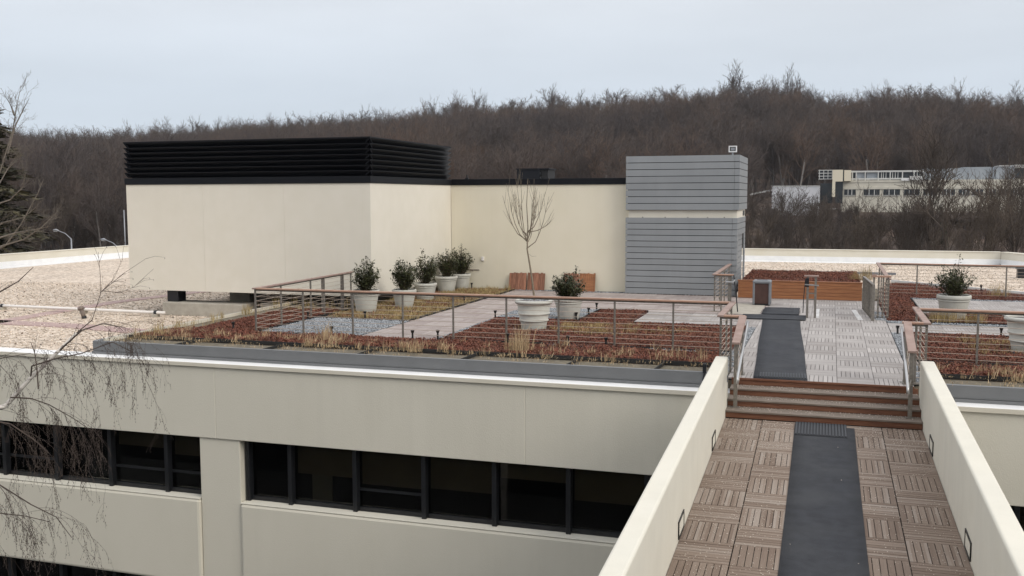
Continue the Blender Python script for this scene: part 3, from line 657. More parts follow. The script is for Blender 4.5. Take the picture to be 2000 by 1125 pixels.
# boards leaning on the lobby wall
for i, (x0, x1, t0, lab) in enumerate(((-10.04, -9.45, .575, 'dark reddish slatted panel leaning on the cream wall, end one by the shrubs'), (-9.41, -8.82, .58, 'dark reddish slatted panel leaning behind the potted bare tree'),
                                 (-8.19, -7.69, .60, 'slatted wood panel leaning on the wall behind the potted shrub'), (-7.67, -7.14, .60, 'bright orange slatted panel leaning on the cream wall toward the grey tower'))):
    t = empty('leaning_panel', ((x0+x1)/2, 30.70, .0), lab, 'wood panel', 'wood panels leaning on the lobby wall', rot=(RAD(-12), 0, random.uniform(-.02, .02)))
    w = (x1-x0)/8
    for k in range(8): MB().box(x0-(x0+x1)/2+k*w+.003, x0-(x0+x1)/2+(k+1)*w-.003, -.012, .012, random.uniform(0, .006), t0+random.uniform(-.02, .01)).build('slat', MT['panel'] if i != 3 else MT['planter'], t)
    for z in (.1, .48): MB().box(x0-(x0+x1)/2+.02, x1-(x0+x1)/2-.02, .0125, .035, z, z+.06).build('batten', MT['panel'], t)

# ================================================================== RAILINGS
def railing(name, label, path, posts, cables=9, z=1.0, wood='rail_wood', w=.11, h=.034, pw=.036, group=None, thick=()):
    """path: list of (x,y) corner points; posts: list of (x,y); cables run along the path"""
    ox, oy = path[0]; root = empty(name, (ox, oy, 0), label, 'railing', group)
    L_ = lambda p, zz: (p[0]-ox, p[1]-oy, zz)
    for i, (a, b) in enumerate(zip(path[:-1], path[1:])):
        d = Vector((b[0]-a[0], b[1]-a[1], 0)).normalized(); lng = abs(d.y) > abs(d.x)
        e0 = Vector(L_(a, z-h/2))-d*(w/2 if i == 0 or lng else -w/2); e1 = Vector(L_(b, z-h/2))+d*(w/2 if i == len(path)-2 or lng else -w/2)
        MB().bar(e0, e1, w, h).build('top_rail', MT['rail_grey'] if (lng and wood == 'rail_wood') else MT[wood], root, bevel=.006)
        MB().bar(Vector(L_(a, z-h-.02)), Vector(L_(b, z-h-.02)), .03, .03).build('sub_rail', MT['steel'], root)
        for c in range(cables):
            zz = .09+(z-.19)*c/(cables-1)
            MB().tube([L_(a, zz), L_(b, zz)], .005, 5).build('cable', MT['cable'], root)
    for (x, y) in posts:
        p_ = pw*2.6 if (x, y) in thick else pw
        MB().box(x-ox-p_/2, x-ox+p_/2, y-oy-pw/2, y-oy+pw/2, -.02, z-h-.005).build('post', MT['steel'], root, bevel=.004)
        MB().box(x-ox-.07, x-ox+.07, y-oy-.06, y-oy+.06, -.02, .005).build('base_plate', MT['steel'], root)
    return root
FY = 19.45
fx = [-11.2, -9.97, -8.77, -7.60, -6.41, -5.28, -4.11, -2.93]
railing('cable_railing', 'long cable railing with wooden top rail around the left sedum garden', [(-12.6, 24.55), (-12.42, FY), (-1.79, FY)],
        [(-12.42, FY)]+[(x, FY) for x in fx]+[(-12.45, 20.6), (-12.5, 22.1), (-12.53, 22.8), (-12.58, 23.95), (-12.6, 24.5)], thick=((-12.53, 22.8), (-12.58, 23.95)))
railing('stair_railing', 'zigzag cable railing joining the left garden railing to the steps', [(-1.78, FY+.06), (-1.78, 17.25), (-1.42, 17.25)], [(-1.78, 19.2), (-1.78, 18.3), (-1.78, 17.3), (-1.60, 17.25), (-1.42, 17.25)])
railing('stair_railing', 'zigzag cable railing joining the right garden railing to the steps', [(1.52, FY+.06), (1.52, 17.15), (1.20, 17.15)], [(1.52, 19.2), (1.52, 18.3), (1.52, 17.2), (1.36, 17.15), (1.20, 17.15)])
railing('cable_railing', 'cable railing with wooden top rail in front of the right grass bed', [(1.58, FY-.12), (10, FY-.6)], [(2.55, 19.26), (3.75, 19.2), (4.95, 19.1), (6.2, 19.0)])
railing('cable_railing', 'far cable railing between white gravel roof and right sedum bed', [(1.40, 26.1), (1.40, 32.3), (10, 31.7)], [(1.40, 26.1), (1.40, 27.3), (1.40, 28.6), (1.40, 29.9), (1.40, 31.2), (2.52, 32.2), (4.95, 32.05), (7.4, 31.9)])
railing('gate_railing', 'short railing return ending at the grey tower', [(-2.90, 30.5), (-2.90, 26.4), (-2.46, 26.4)], [(-2.9, 30.3), (-2.9, 29), (-2.9, 27.7), (-2.9, 26.45), (-2.72, 26.4), (-2.50, 26.4)], thick=((-2.50, 26.4),))
# sloping stair handrails down to the ramp
def sloped(name, label, x, xs, y0, y1, z0, z1):
    root = empty(name, (x, y1, -.35), label, 'handrail'); L_ = lambda a, b, c: (a-x, b-y1, c+.35)
    MB().bar(L_(x, y0, z0), L_(x, y1, z1), .125, .04).build('top_rail', MT['rail_grey'], root, bevel=.006)
    for yy in (y1+.08, y0-.12):
        zt = z0+(z1-z0)*(y0-yy)/(y0-y1)-.03
        zbase = -.47+RH*max(0, min(4, math.floor((yy-15.8)/TR)+1))
        MB().box(-.03, .03, yy-y1-.03, yy-y1+.03, zbase+.35, zt+.35).build('post', MT['steel'], root, bevel=.004); MB().box(-.06, .06, yy-y1-.05, yy-y1+.05, zbase+.351, zbase+.362).build('base_plate', MT['steel'], root)
    for i in range(7):
        f = .12+.12*i
        MB().tube([L_(x, y0, z0-1+f), L_(x, y1+.05, z1-1+f)], .005, 5).build('cable', MT['cable'], root)
    MB().tube([L_(xs, y0-.25, z0-.05), L_(xs, y0-.3, z0-.10), L_(xs, y1-.75, z1-.42), L_(xs, y1-.78, z1-.50)], .021, 8).build('hand_tube', MT['tube'], root, smooth=True)
    for t_ in (.25, .85):
        yy = y0-.3+(y1-.75-(y0-.3))*t_; zz = z0-.10+(z1-.42-(z0-.10))*t_
        if yy > y1: MB().tube([L_(xs, yy, zz-.02), L_(xs, yy, zz-.07), L_(x, yy, zz-.09)], .008, 6).build('bracket', MT['steel'], root)
    MB().tube([L_(xs, y1-.75, z1-.43), L_(x, y1+.05, z1-.43)], .012, 6).build('bracket', MT['steel'], root)
    return root
sloped('stair_handrail', 'sloping wooden handrail and steel tube at the steps by the left bridge wall', -1.40, -1.30, 17.20, 15.95, .985, .70)
sloped('stair_handrail', 'sloping wooden handrail and steel tube at the steps by the right bridge wall', 1.22, 1.12, 17.12, 15.95, .985, .68)
# gate in the middle of the deck and the folded-back gate panel
gt = empty('gate_posts', (-.42, 25.7, 0), 'pair of steel gate posts with latch standing on the deck beyond the runner', 'gate post')
for x in (-.10, .09): MB().box(x-.028, x+.028, -.03, .03, 0, 1.03).build('post', MT['steel'], gt, bevel=.004)
MB().box(-.19, .16, -.06, .06, 1.03, 1.07).build('top_rail', MT['rail_grey'], gt, bevel=.006); MB().bar((-.17, -.05, .84), (.17, -.05, .82), .03, .03).build('latch_bar', MT['tube'], gt)
MB().box(-.16, -.07, -.045, -.031, .78, 1.0).build('latch_plate', MT['black'], gt); MB().tube([(-.16, -.03, .95), (-.19, -.03, .5), (-.2, -.03, .12)], .012, 6).build('drop_bolt', MT['black'], gt)
for z in (.45, .6): MB().box(-.07, .06, -.01, .01, z, z+.03).build('rung', MT['steel'], gt)
gl_ = empty('gate_latch', (-2.40, 26.36, 0), 'black drop bolt and pale latch on the short tower railing', 'latch'); MB().tube([(0, 0, .98), (.06, -.02, .55), (.12, -.03, .02)], .016, 6).build('bolt', MT['black'], gl_); MB().tube([(-.2, -.03, .80), (0, -.05, .80), (.03, -.02, .86)], .02, 8).build('handle', MT['tube'], gl_)
gf = empty('folded_gate', (1.02, 25.5, 0), 'folded-back steel gate of vertical bars at the end of the cedar planter', 'gate', rot=(0, 0, .06))
MB().bar((0, 0, .885), (0, 2.5, .885), .06, .03).build('top_rail', MT['steel'], gf); MB().bar((0, 0, .08), (0, 2.5, .08), .04, .04).build('bottom_rail', MT['steel'], gf)
for i in range(13): MB().box(-.03, .03, i*.205-.012, i*.205+.012, .02, .87).build('bar', MT['steel'], gf)
MB().box(-.035, .035, -.045, .02, 0, .9).build('post', MT['steel'], gf, bevel=.004)
g2 = empty('gate_railing', (1.05, 26.05, 0), 'short railing jog with steel bars beside the folded gate', 'railing')
MB().bar((-.06, 0, 1.05), (.40, 0, 1.05), .115, .045).build('top_rail', MT['rail_wood'], g2, bevel=.006); MB().box(-.05, .06, -.05, .06, 1.075, 1.10).build('post_cap', MT['rail_grey'], g2)
for x in (0, .11, .22, .33): MB().box(x-.02, x+.02, -.02, .02, 0, 1.03).build('post', MT['steel'], g2)
for c in range(9): MB().tube([(0, -.05, .09+.1*c), (.35, -.05, .09+.1*c)], .005, 5).build('cable', MT['cable'], g2)
bs = empty('door_stop', (.70, 25.6, 0), 'white drilled base strip lying at the foot of the folded gate', 'base strip')
for i in range(8): MB().box(-.02+.0, .10, i*.28, i*.28+.14, .002, .012).build('strip', MT['membrane'], bs)
bs.rotation_euler = (0, 0, .05)
bs2 = empty('door_stop', (-.36, 25.75, 0), 'white drilled base strip lying behind the gate posts', 'base strip')
for i in range(7): MB().box(.04, .12, i*.30, i*.30+.15, .002, .012).build('strip', MT['membrane'], bs2)

# ================================================================== PLANTING BEDS (stuff) ------------------------------------------------
def in_circ(P, circ):
    k_ = np.ones(len(P), bool)
    for x, y, r in circ: k_ &= (P[:, 0]-x)**2+(P[:, 1]-y)**2 > r*r
    return k_
POTS = [(-11.70, 23.60, .30), (-11.22, 25.0, .30), (-11.45, 27.05, .30), (-11.72, 29.4, .30), (-11.62, 30.45, .28), (-6.46, 21.62, .36), (-6.18, 23.70, .30), (2.94, 26.52, .33), (3.62, 21.35, .36)]
CIR = [(x, y, r+.05) for x, y, r in POTS]
def rand_pts(rects, per):
    out_ = []
    for (x0, x1, y0, y1, z, w) in rects:
        n_ = rng.poisson(per*w*(x1-x0)*(y1-y0)); out_.append(np.stack([rng.uniform(x0, x1, n_), rng.uniform(y0, y1, n_), np.full(n_, z)], -1))
    P = np.concatenate(out_); return P[in_circ(P, CIR)]
def noise2(P, s, seed):
    r2 = np.random.default_rng(seed); v = 0
    for k_ in range(4):
        a, b, c = r2.uniform(.6, 2.0)*s*1.6**k_, r2.uniform(.6, 2.0)*s*1.6**k_, r2.uniform(0, 6.28); t_ = r2.uniform(0, 6.28)
        v = v+np.sin(P[:, 0]*a+c+np.sin(P[:, 1]*b+t_))*np.cos(P[:, 1]*b-c)/1.4**k_
    return v
def sedum(name, rects, label, per=950, h=.05, thin=0, seed=1):
    P = rand_pts(rects, per); n_ = len(P); hh = h*(1+.45*noise2(P, 2.2, seed)); hh = np.clip(hh, .02, .13)
    if thin:
        keep = noise2(P, 1.3, seed+5)+rng.normal(0, .5, n_) > -1.25; P = P[keep]; hh = hh[keep]; n_ = len(P)
    q = 3; c = np.repeat(P, q, 0); c[:, :2] += rng.normal(0, .014, (n_*q, 2)); hq = np.repeat(hh, q); c[:, 2] += rng.uniform(.25, 1., n_*q)*hq
    a = rng.uniform(0, 6.28, n_*q); tl = rng.uniform(-.2, 1.2, n_*q); s = rng.uniform(.006, .015, n_*q)
    ux = np.stack([np.cos(a), np.sin(a), 0*a], -1)*s[:, None]; vx = np.stack([-np.sin(a)*np.cos(tl), np.cos(a)*np.cos(tl), np.sin(tl)], -1)*(s*1.3)[:, None]
    V = np.stack([c-ux-vx, c+ux-vx, c+ux*.7+vx, c-ux*.7+vx], 1).reshape(-1, 3); F = np.arange(len(V)).reshape(-1, 4)
    return tag(inst(name, npmesh(name, V, F, MT['sedum'], 4)), label, 'sedum', kind='stuff')
def grass(name, rects, label, clumps, blades=26, h=.26, mat='straw', seed=1, spread=.05, lean=.35, gate=None):
    P = rand_pts(rects, clumps)
    if gate is not None:
        P = P[noise2(P, 1.6, seed)+rng.normal(0, .4, len(P)) > gate]
    if not len(P): return
    hs = h*rng.uniform(.45, 1.35, len(P)); nb = rng.poisson(blades, len(P)); idx = np.repeat(np.arange(len(P)), nb); n_ = len(idx)
    b = P[idx].copy(); b[:, :2] += rng.normal(0, spread, (n_, 2)); L_ = hs[idx]*rng.uniform(.5, 1.15, n_); a = rng.uniform(0, 6.28, n_); le = np.abs(rng.normal(0, lean, n_))
    d = np.stack([np.cos(a), np.sin(a), 0*a], -1); sd_ = np.stack([-np.sin(a+.6), np.cos(a+.6), 0*a], -1)*rng.uniform(.0024, .0048, n_)[:, None]
    up = np.array([0, 0, 1.])
    m = b+up*(L_*.55)[:, None]+d*(L_*le*.35)[:, None]; t_ = b+up*(L_*np.clip(1-.35*le, .2, 1))[:, None]+d*(L_*le)[:, None]
    V = np.stack([b-sd_, b+sd_, m+sd_*.9, m-sd_*.9, t_], 1).reshape(-1, 3); k_ = np.arange(n_)*5
    F = np.concatenate([np.stack([k_, k_+1, k_+2], -1), np.stack([k_, k_+2, k_+3], -1), np.stack([k_+3, k_+2, k_+4], -1)])
    return tag(inst(name, npmesh(name, V, F, MT[mat], 3)), label, 'grass', kind='stuff')
def bed_sheet(name, mat, x0, x1, y0, y1, z, label=None):
    return gb(name, MT[mat], x0, x1, y0, y1, -.054, z)
# soil sheets
for i, (x0, x1, y0, y1) in enumerate(((-14.7, -1.95, 17.98, 19.38), (-7.9, -1.80, 19.52, 23.36), (-5.84, -4.58, 23.37, 25.86), (-14.2, -12.5, 19.40, 24.0), (1.62, 13, 17.98, 19.3), (1.56, 13, 19.52, 23.3), (2.40, 4.15, 25.5, 27.6), (1.36, 2.28, 25.6, 31.5))):
    bed_sheet('bed', 'sedum_soil', x0, x1, y0, y1, -.004+i*.0007)
bed_sheet('bed', 'bed_soil', -12.32, -9.86, 22.2, 30.8, -.004); at(MB().prism([(1.45, 31.6), (8.2, 31.4), (2.2, 37.3)], -.054, -.003).build('bed', MT['sedum_soil']), gp)
# black edging strips
def edge(x0, y0, x1, y1, z=.035):
    m = MB(); m.bar((x0, y0, z/2-.02), (x1, y1, z/2-.02), .018, z+.04); at(m.build('edging', MT['edging']), gp)
for e_ in ((-12.36, 19.5, -12.36, 24.4), (-12.3, 22.16, -9.84, 22.16), (-9.84, 22.16, -9.84, 30.8), (-7.93, 19.47, -1.8, 19.47), (-8.0, 23.38, -5.9, 23.38), (-5.88, 23.38, -5.88, 25.88), (-5.88, 25.88, -4.56, 25.88), (-14.7, 17.96, -1.9, 17.96),
           (-4.56, 23.40, -1.8, 23.40), (1.55, 23.36, 7, 23.36), (1.55, 19.42, 7, 19.2), (2.38, 25.46, 4.2, 25.46), (1.62, 17.96, 9, 17.96), (2.31, 25.6, 2.31, 31.5)): edge(*e_)
for x in (-12.9, -10.8, -8.7, -6.55, -4.5, -2.9): edge(x, 17.15, x+.05, 17.95, .02)
CH = [(-14.6, -1.97, 18.0, 19.36, 0, 1.0)]
sedum('sedum', CH, 'strip of red sedum along the grey curb left of the bridge', seed=2, thin=1)
sedum('sedum', [(-7.88, -1.82, 19.55, 23.32, 0, 1), (-5.82, -4.6, 23.32, 25.82, 0, 1)], 'large red sedum bed around the potted bare tree', seed=3)
sedum('sedum', [(-14.0, -12.48, 19.42, 23.7, 0, 1)], 'red sedum bed outside the railing corner near the penthouse', seed=4)
sedum('sedum', [(-12.2, -10.0, 22.3, 30.6, 0, .22), (-11.1, -10.2, 25.4, 26.6, 0, .7), (-11.0, -10.2, 27.0, 28.2, 0, .6)], 'sparse red sedum patches between the row of potted shrubs', seed=5, thin=1)
sedum('sedum', [(1.64, 9, 18.0, 19.3, 0, 1)], 'strip of red sedum along the grey curb right of the bridge', seed=6, thin=1)
sedum('sedum', [(1.58, 9, 19.55, 23.28, 0, 1)], 'red sedum bed behind the right front railing', seed=7)
sedum('sedum', [(2.9, 4.12, 25.55, 27.55, 0, 1)], 'small red sedum bed beside the pot on the right terrace', seed=8)
sedum('sedum', [(1.38, 2.26, 25.65, 31.45, 0, 1), (1.5, 6.3, 31.6, 33.2, 0, .9), (1.6, 4.8, 33.2, 34.8, 0, .9), (1.8, 3.2, 34.8, 36.4, 0, .9)], 'red sedum bed bordering the white gravel roof on the right', seed=9, per=600)
sedum('sedum', [(-2.55, .85, 30.4, 35.1, .47, 1)], 'red sedum growing in the cedar planter behind the litter bin', seed=10, per=520)
grass('dry_grass', [(-14.6, -1.97, 17.7, 18.55, 0, 1.7), (-14.5, -2, 18.5, 19.35, 0, .32)], 'straw-coloured dry grass tufts along the left roof edge', 9, 15, .23, gate=-.7, lean=.55, seed=21)
grass('dry_grass', [(-14.6, -2, 17.2, 18.0, 0, 1)], 'short dry grass stubble on the bare soil by the left curb', 14, 10, .07, seed=22, spread=.08, lean=.8)
grass('dry_grass', [(-10.35, -9.95, 18.3, 18.9, 0, 1), (-5.9, -5.6, 18.1, 18.5, 0, 1.5), (-2.95, -2.6, 18.2, 18.6, 0, 1.2)], 'tall straw grass clumps standing in front of the left railing', 16, 40, .52, seed=23, spread=.09)
grass('dry_grass', [(1.7, 9, 17.7, 18.6, 0, 1.7), (1.7, 9, 18.6, 19.3, 0, .25)], 'straw-coloured dry grass tufts along the right roof edge', 9, 15, .23, gate=-.7, lean=.55, seed=24)
grass('dry_grass', [(1.7, 9, 17.2, 18.0, 0, 1)], 'short dry grass stubble on the bare soil by the right curb', 14, 10, .07, seed=28, spread=.08, lean=.8)
grass('dry_grass', [(-14.75, -14.0, 17.3, 25, 0, 1), (-14.0, -12.6, 23.2, 25.5, 0, 1.4)], 'dry grass fringe at the outer corner of the roof garden', 7, 16, .26, mat='olive_grass', seed=25)
grass('dry_grass', [(-12.25, -9.9, 22.25, 30.7, 0, 1)], 'low tan grass mat between the potted shrubs', 46, 22, .13, mat='olive_grass', seed=26, spread=.09, lean=.9, gate=-1.0)
grass('dry_grass', [(-6.0, -4.2, 21.0, 22.7, 0, 1), (-4.3, -2.9, 21.3, 22.2, 0, .5)], 'tan grass patch inside the large red sedum bed', 34, 22, .14, mat='olive_grass', seed=27, spread=.1, lean=.8, gate=-.7)
grass('dry_grass', [(2.42, 3.6, 25.5, 26.3, 0, 1)], 'tan grass tufts at the foot of the right terrace pot', 26, 26, .30, mat='olive_grass', seed=29, spread=.07)
grass('dry_grass', [(2.6, 3.9, 20.7, 22.6, 0, 1)], 'tan grass patch in the sedum bed behind the right railing', 26, 20, .15, mat='olive_grass', seed=30, spread=.1, lean=.7)
grass('dry_grass', [(.55, 1.15, 31.2, 32.4, .47, 1), (4.7, 5.1, 32.5, 32.9, 0, 2)], 'wispy tan grass clump behind the folded gate', 9, 45, .42, mat='olive_grass', seed=31, spread=.1)
grass('dry_grass', [(-11.3, -9.9, 30.5, 30.85, 0, 1)], 'small dry tufts at the foot of the lobby wall', 6, 20, .22, mat='olive_grass', seed=32)
# loose ballast stones and blown leaves on the roof
MT['ballast_stone'] = material('ballast_stone', (.52, .43, .345), (.74, .65, .55), 9, .9, island=.35)
MT['dead_leaf'] = material('dead_leaf', (.12, .085, .06), (.22, .15, .10), 6, .9, island=.4)
grains('roof_ballast', [(-33, -15.1, 17.35, 33, ZR, 1), (-15.1, -12.3, 26.4, 30.5, ZR, 1)], 75, .030, MT['ballast_stone'], 'loose pale ballast stones on the roof beside the penthouse', 'gravel')
grains('roof_ballast', [(-4, 2.0, 38, 54.5, ZR, 1), (2, 8, 38.5, 54.5, ZR, 1)], 26, .034, MT['ballast_stone'], 'loose pale ballast stones on the roof beyond the cedar planter', 'gravel')
grains('dead_leaves', [(-33, -15.1, 17.35, 33, ZR+.01, 1), (-3, 8, 38.5, 50, ZR+.01, .5)], 3.2, .030, MT['dead_leaf'], 'dark blown leaves scattered over the pale roof gravel', 'leaves')
# bluestone gravel
def gravel(name, rects, label, per=1500, size=.022):
    for (x0, x1, y0, y1, z, w) in rects: gb('gravel_base', MT['stone_base'], x0, x1, y0, y1, -.054, z-.006+random.uniform(-.0015, .0015))
    rr = [r for r in rects]
    P = rand_pts(rr, per)
    o = grains(name, [(0, .0001, 0, .0001, 0, 1)], 1, size, MT['bluestone'], label, 'gravel') if False else None
    n_ = len(P); s = size*rng.uniform(.55, 1.35, (n_, 1, 1)); P[:, 2] += rng.uniform(-.004, .012, n_)
    oc = np.array([(1, 0, 0), (0, 1, 0), (-1, 0, 0), (0, -1, 0), (0, 0, .7), (0, 0, -.6)], float); jit = rng.uniform(.55, 1.2, (n_, 6, 3)); o_ = oc[None]*jit
    o_[:, 4, :2] += rng.uniform(-.4, .4, (n_, 2))
    a = rng.uniform(0, 6.28, n_); ca, sa = np.cos(a)[:, None], np.sin(a)[:, None]
    V = P[:, None]+np.stack([o_[..., 0]*ca-o_[..., 1]*sa, o_[..., 0]*sa+o_[..., 1]*ca, o_[..., 2]], -1)*s
    f = np.array([(0, 1, 4), (1, 2, 4), (2, 3, 4), (3, 0, 4), (1, 0, 5), (2, 1, 5), (3, 2, 5), (0, 3, 5)]); F = (f[None]+(np.arange(n_)*6)[:, None, None]).reshape(-1, 3)
    return tag(inst(name, npmesh(name, V.reshape(-1, 3), F, MT['bluestone'])), label, 'gravel', kind='stuff')
gravel('gravel', [(-12.33, -9.82, 19.50, 22.14, 0, 1)], 'bluish gravel bed inside the railing corner')
gravel('gravel', [(-8.02, -5.91, 23.41, 25.88, 0, 1)], 'bluish gravel bed around the shrub pot beside the potted bare tree')
gravel('gravel', [(-8.04, -7.91, 19.5, 23.36, 0, 1), (-5.5, -4.35, 19.33, 19.45, 0, 1), (-3.4, -1.85, 19.32, 19.45, 0, 1), (-1.79, -1.61, 17.2, 23.38, 0, 1), (-6.9, -6.0, 21.2, 21.5, .02, .7), (-9.8, -2.7, 30.60, 30.86, 0, .6)], 'narrow bluish gravel strips edging the left garden beds')
gravel('gravel', [(1.345, 1.55, 17.2, 23.36, 0, 1), (2.36, 4.24, 25.17, 25.44, 0, 1), (1.345, 2.3, 25.18, 25.55, 0, 1), (1.1, 1.35, 25.6, 27.5, 0, 1), (3.3, 3.95, 20.9, 21.2, .02, 1), (2.3, 7, 31.28, 31.5, 0, .8)], 'narrow bluish gravel strips edging the right garden beds')

# ================================================================== POTS, SHRUBS, POTTED TREE
def pot_mesh(r, h, n=36):
    b = r*.70
    prof = [(.001, 0), (b*.96, 0), (b, .015), (b+(r-b)*.25, h*.30), (b+(r-b)*.62, h*.68), (r*.90, h*.74), (r*.95, h*.755), (r*.955, h*.80), (r*.925, h*.82), (r*.93, h*.85), (r*.985, h*.87), (r, h*.90), (r, h*.97), (r*.98, h), (r*.90, h), (r*.87, h*.97), (r*.84, h*.86), (.001, h*.86)]
    return MB().lathe(prof, n)
def planter_pot(x, y, r, h, label):
    root = empty('planter_pot', (x, y, 0), label, 'plant pot', 'pale resin planter pots with banded rims')
    b = r*.70
    MB().lathe([(.001, 0), (b*.96, 0), (b, .015), (b+(r-b)*.25, h*.30), (b+(r-b)*.66, h*.735)], 40).build('bowl', MT['pot'], root, smooth=True)
    MB().lathe([(b+(r-b)*.66-.02, h*.73), (r*.90, h*.735), (r*.935, h*.745), (r*.945, h*.77), (r*.94, h*.80), (r*.90, h*.812), (r*.90, h*.825)], 40).build('band', MT['pot'], root, smooth=True)
    MB().lathe([(r*.89, h*.823), (r*.94, h*.828), (r*.985, h*.84), (r, h*.87), (r, h*.955), (r*.985, h*.985), (r*.95, h), (r*.90, h), (r*.865, h*.97), (r*.84, h*.84)], 40).build('rim', MT['pot'], root, smooth=True)
    MB().lathe([(r*.85, h*.90), (r*.5, h*.93), (.001, h*.94)], 24).build('soil', MT['soil'], root, smooth=True)
    return root
def shrub(x, y, z0, H, wd, seed, label, tops, leaves=2800):
    """evergreen shrub: stems from the pot, leaf faces along upright shoots; tops = list of (dx, dz) shoot tips seen in the outline"""
    r2 = random.Random(seed); root = empty('potted_shrub', (x, y, z0), label, 'shrub', 'evergreen shrubs in pots')
    tw_ = MB(); LV = []; LF = []
    def leaf(p, s):
        a = r2.uniform(0, 6.28); t_ = r2.uniform(-.5, 1.1); d = Vector((math.cos(a)*math.cos(t_), math.sin(a)*math.cos(t_), math.sin(t_))); sd_ = d.cross(Vector((0, 0, 1)))
        if sd_.length < .01: sd_ = Vector((1, 0, 0))
        sd_ = sd_.normalized()*s*.30; k_ = len(LV); nrm = d.cross(sd_).normalized()*s*.06
        LV.extend([tuple(p), tuple(p+d*s*.45+sd_+nrm), tuple(p+d*s), tuple(p+d*s*.45-sd_+nrm)]); LF.append((k_, k_+1, k_+2, k_+3))
    shoots = []
    for dx, dz in tops: shoots.append((Vector((dx, r2.uniform(-.15, .15), dz)), True))
    for i in range(52):
        a = r2.uniform(0, 6.28); rr = wd*math.sqrt(r2.random()); hh = H*(.92-.35*(rr/wd)**2)*r2.uniform(.45, 1.0)
        shoots.append((Vector((math.cos(a)*rr, math.sin(a)*rr, hh)), False))
    per = leaves//len(shoots)
    for tip, spike in shoots:
        b = Vector((tip.x*.25, tip.y*.25, 0)); mid = b.lerp(tip, .55)+Vector((r2.uniform(-.04, .04), r2.uniform(-.04, .04), .03)); pts = [b, mid, tip]
        tw_.tube([tuple(p) for p in pts], [.009, .006, .002], 4)
        for j in range(per if not spike else int(per*1.1)):
            t_ = r2.random()**.75; t_ = .12+.88*t_
            p = b.lerp(mid, t_/.55) if t_ < .55 else mid.lerp(tip, (t_-.55)/.45); sp = .075*(1-.55*t_) if not spike else .085*(1-.7*t_)
            leaf(p+Vector((r2.gauss(0, sp), r2.gauss(0, sp), r2.gauss(0, sp*.7))), r2.uniform(.045, .082))
    tw_.build('stems', MT['twig'], root); inst('foliage', npmesh('foliage', LV, LF, MT['leaf'], 4), parent=root)
    return root
ORD = ['first', 'second', 'third', 'fourth', 'last']
TOPS = [[(.08, .88), (-.2, .66), (.28, .62), (.36, .45), (-.32, .5)], [(-.18, .80), (.05, .78), (.22, .66), (-.35, .45)], [(-.1, 1.02), (.32, .80), (.18, .55), (-.34, .5)], [(-.22, .75), (.05, .82), (.3, .92), (-.38, .5)], [(.05, 1.02), (.28, .70), (.4, .48), (-.25, .78)]]
PR = [.365, .34, .345, .37, .34]; PH = [.60, .50, .50, .52, .52]
for i in range(5):
    x, y, _ = POTS[i]; r = PR[i]; h = PH[i]
    planter_pot(x, y, r, h, f'pale grey banded pot, {ORD[i]} of five along the penthouse from the railing corner')
    shrub(x, y, h*.92, 1.02, .38, 40+i, f'dark evergreen shrub in the {ORD[i]} of five pots counted from the railing corner', TOPS[i])
x, y, _ = POTS[6]; planter_pot(x, y, .37, .55, 'pale grey banded pot standing behind the potted bare tree'); shrub(x, y, .5, .8, .42, 51, 'dense low evergreen shrub in the pot behind the bare tree', [(.22, .84), (-.12, .68), (-.38, .5), (0, .62)])
x, y, _ = POTS[7]; planter_pot(x, y, .40, .60, 'pale grey banded pot on the right-hand terrace'); shrub(x, y, .55, .95, .44, 52, 'evergreen shrub with one tall shoot on the right-hand terrace', [(.12, 1.02), (-.3, .78), (.3, .72), (.52, .52), (-.62, .33), (-.05, .8)])
# tall tapered pots
def tall_pot(x, y, label, sc=1.0):
    root = empty('tapered_pot', (x, y, 0), label, 'plant pot', 'large tapered planter pots')
    MB().lathe([(.001, 0), (.275*sc, 0), (.285*sc, .015), (.30*sc, .13), (.315*sc, .20)], 40).build('foot_section', MT['pot'], root, smooth=True)
    MB().lathe([(.315*sc, .20), (.335*sc, .205), (.345*sc, .22), (.335*sc, .235), (.325*sc, .24), (.345*sc, .36)], 40).build('lower_band', MT['pot'], root, smooth=True)
    MB().lathe([(.345*sc, .36), (.365*sc, .365), (.375*sc, .38), (.365*sc, .395), (.355*sc, .40), (.385*sc, .60)], 40).build('bowl', MT['pot'], root, smooth=True)
    MB().lathe([(.38*sc, .60), (.415*sc, .605), (.435*sc, .625), (.44*sc, .65), (.43*sc, .675), (.40*sc, .69), (.365*sc, .685), (.35*sc, .66), (.34*sc, .60)], 40).build('rim', MT['pot'], root, smooth=True)
    MB().lathe([(.345*sc, .645), (.2, .655), (.001, .66)], 24).build('soil', MT['stone_base'], root)
    return root
tall_pot(-6.46, 21.62, 'large tapered pot with rolled rim holding the bare tree'); tall_pot(3.72, 21.30, 'large tapered pot with rolled rim at the right garden bed')
def ring_stones(x, y, z, r, label):
    n_ = 420; a = rng.uniform(0, 6.28, n_); rr = r*np.sqrt(rng.random(n_)); P = np.stack([x+rr*np.cos(a), y+rr*np.sin(a), z+rng.uniform(0, .02, n_)], -1); s = .022*rng.uniform(.6, 1.4, (n_, 1, 1))
    oc = np.array([(1, 0, 0), (0, 1, 0), (-1, 0, 0), (0, -1, 0), (0, 0, .7), (0, 0, -.6)], float)[None]*rng.uniform(.6, 1.2, (n_, 6, 3))
    f = np.array([(0, 1, 4), (1, 2, 4), (2, 3, 4), (3, 0, 4), (1, 0, 5), (2, 1, 5), (3, 2, 5), (0, 3, 5)]); F = (f[None]+(np.arange(n_)*6)[:, None, None]).reshape(-1, 3)
    return tag(inst('gravel', npmesh('gravel', (P[:, None]+oc*s).reshape(-1, 3), F, MT['bluestone'])), label, 'gravel', kind='stuff')
ring_stones(-6.46, 21.62, .655, .34, 'dark gravel mulch on top of the bare tree pot')

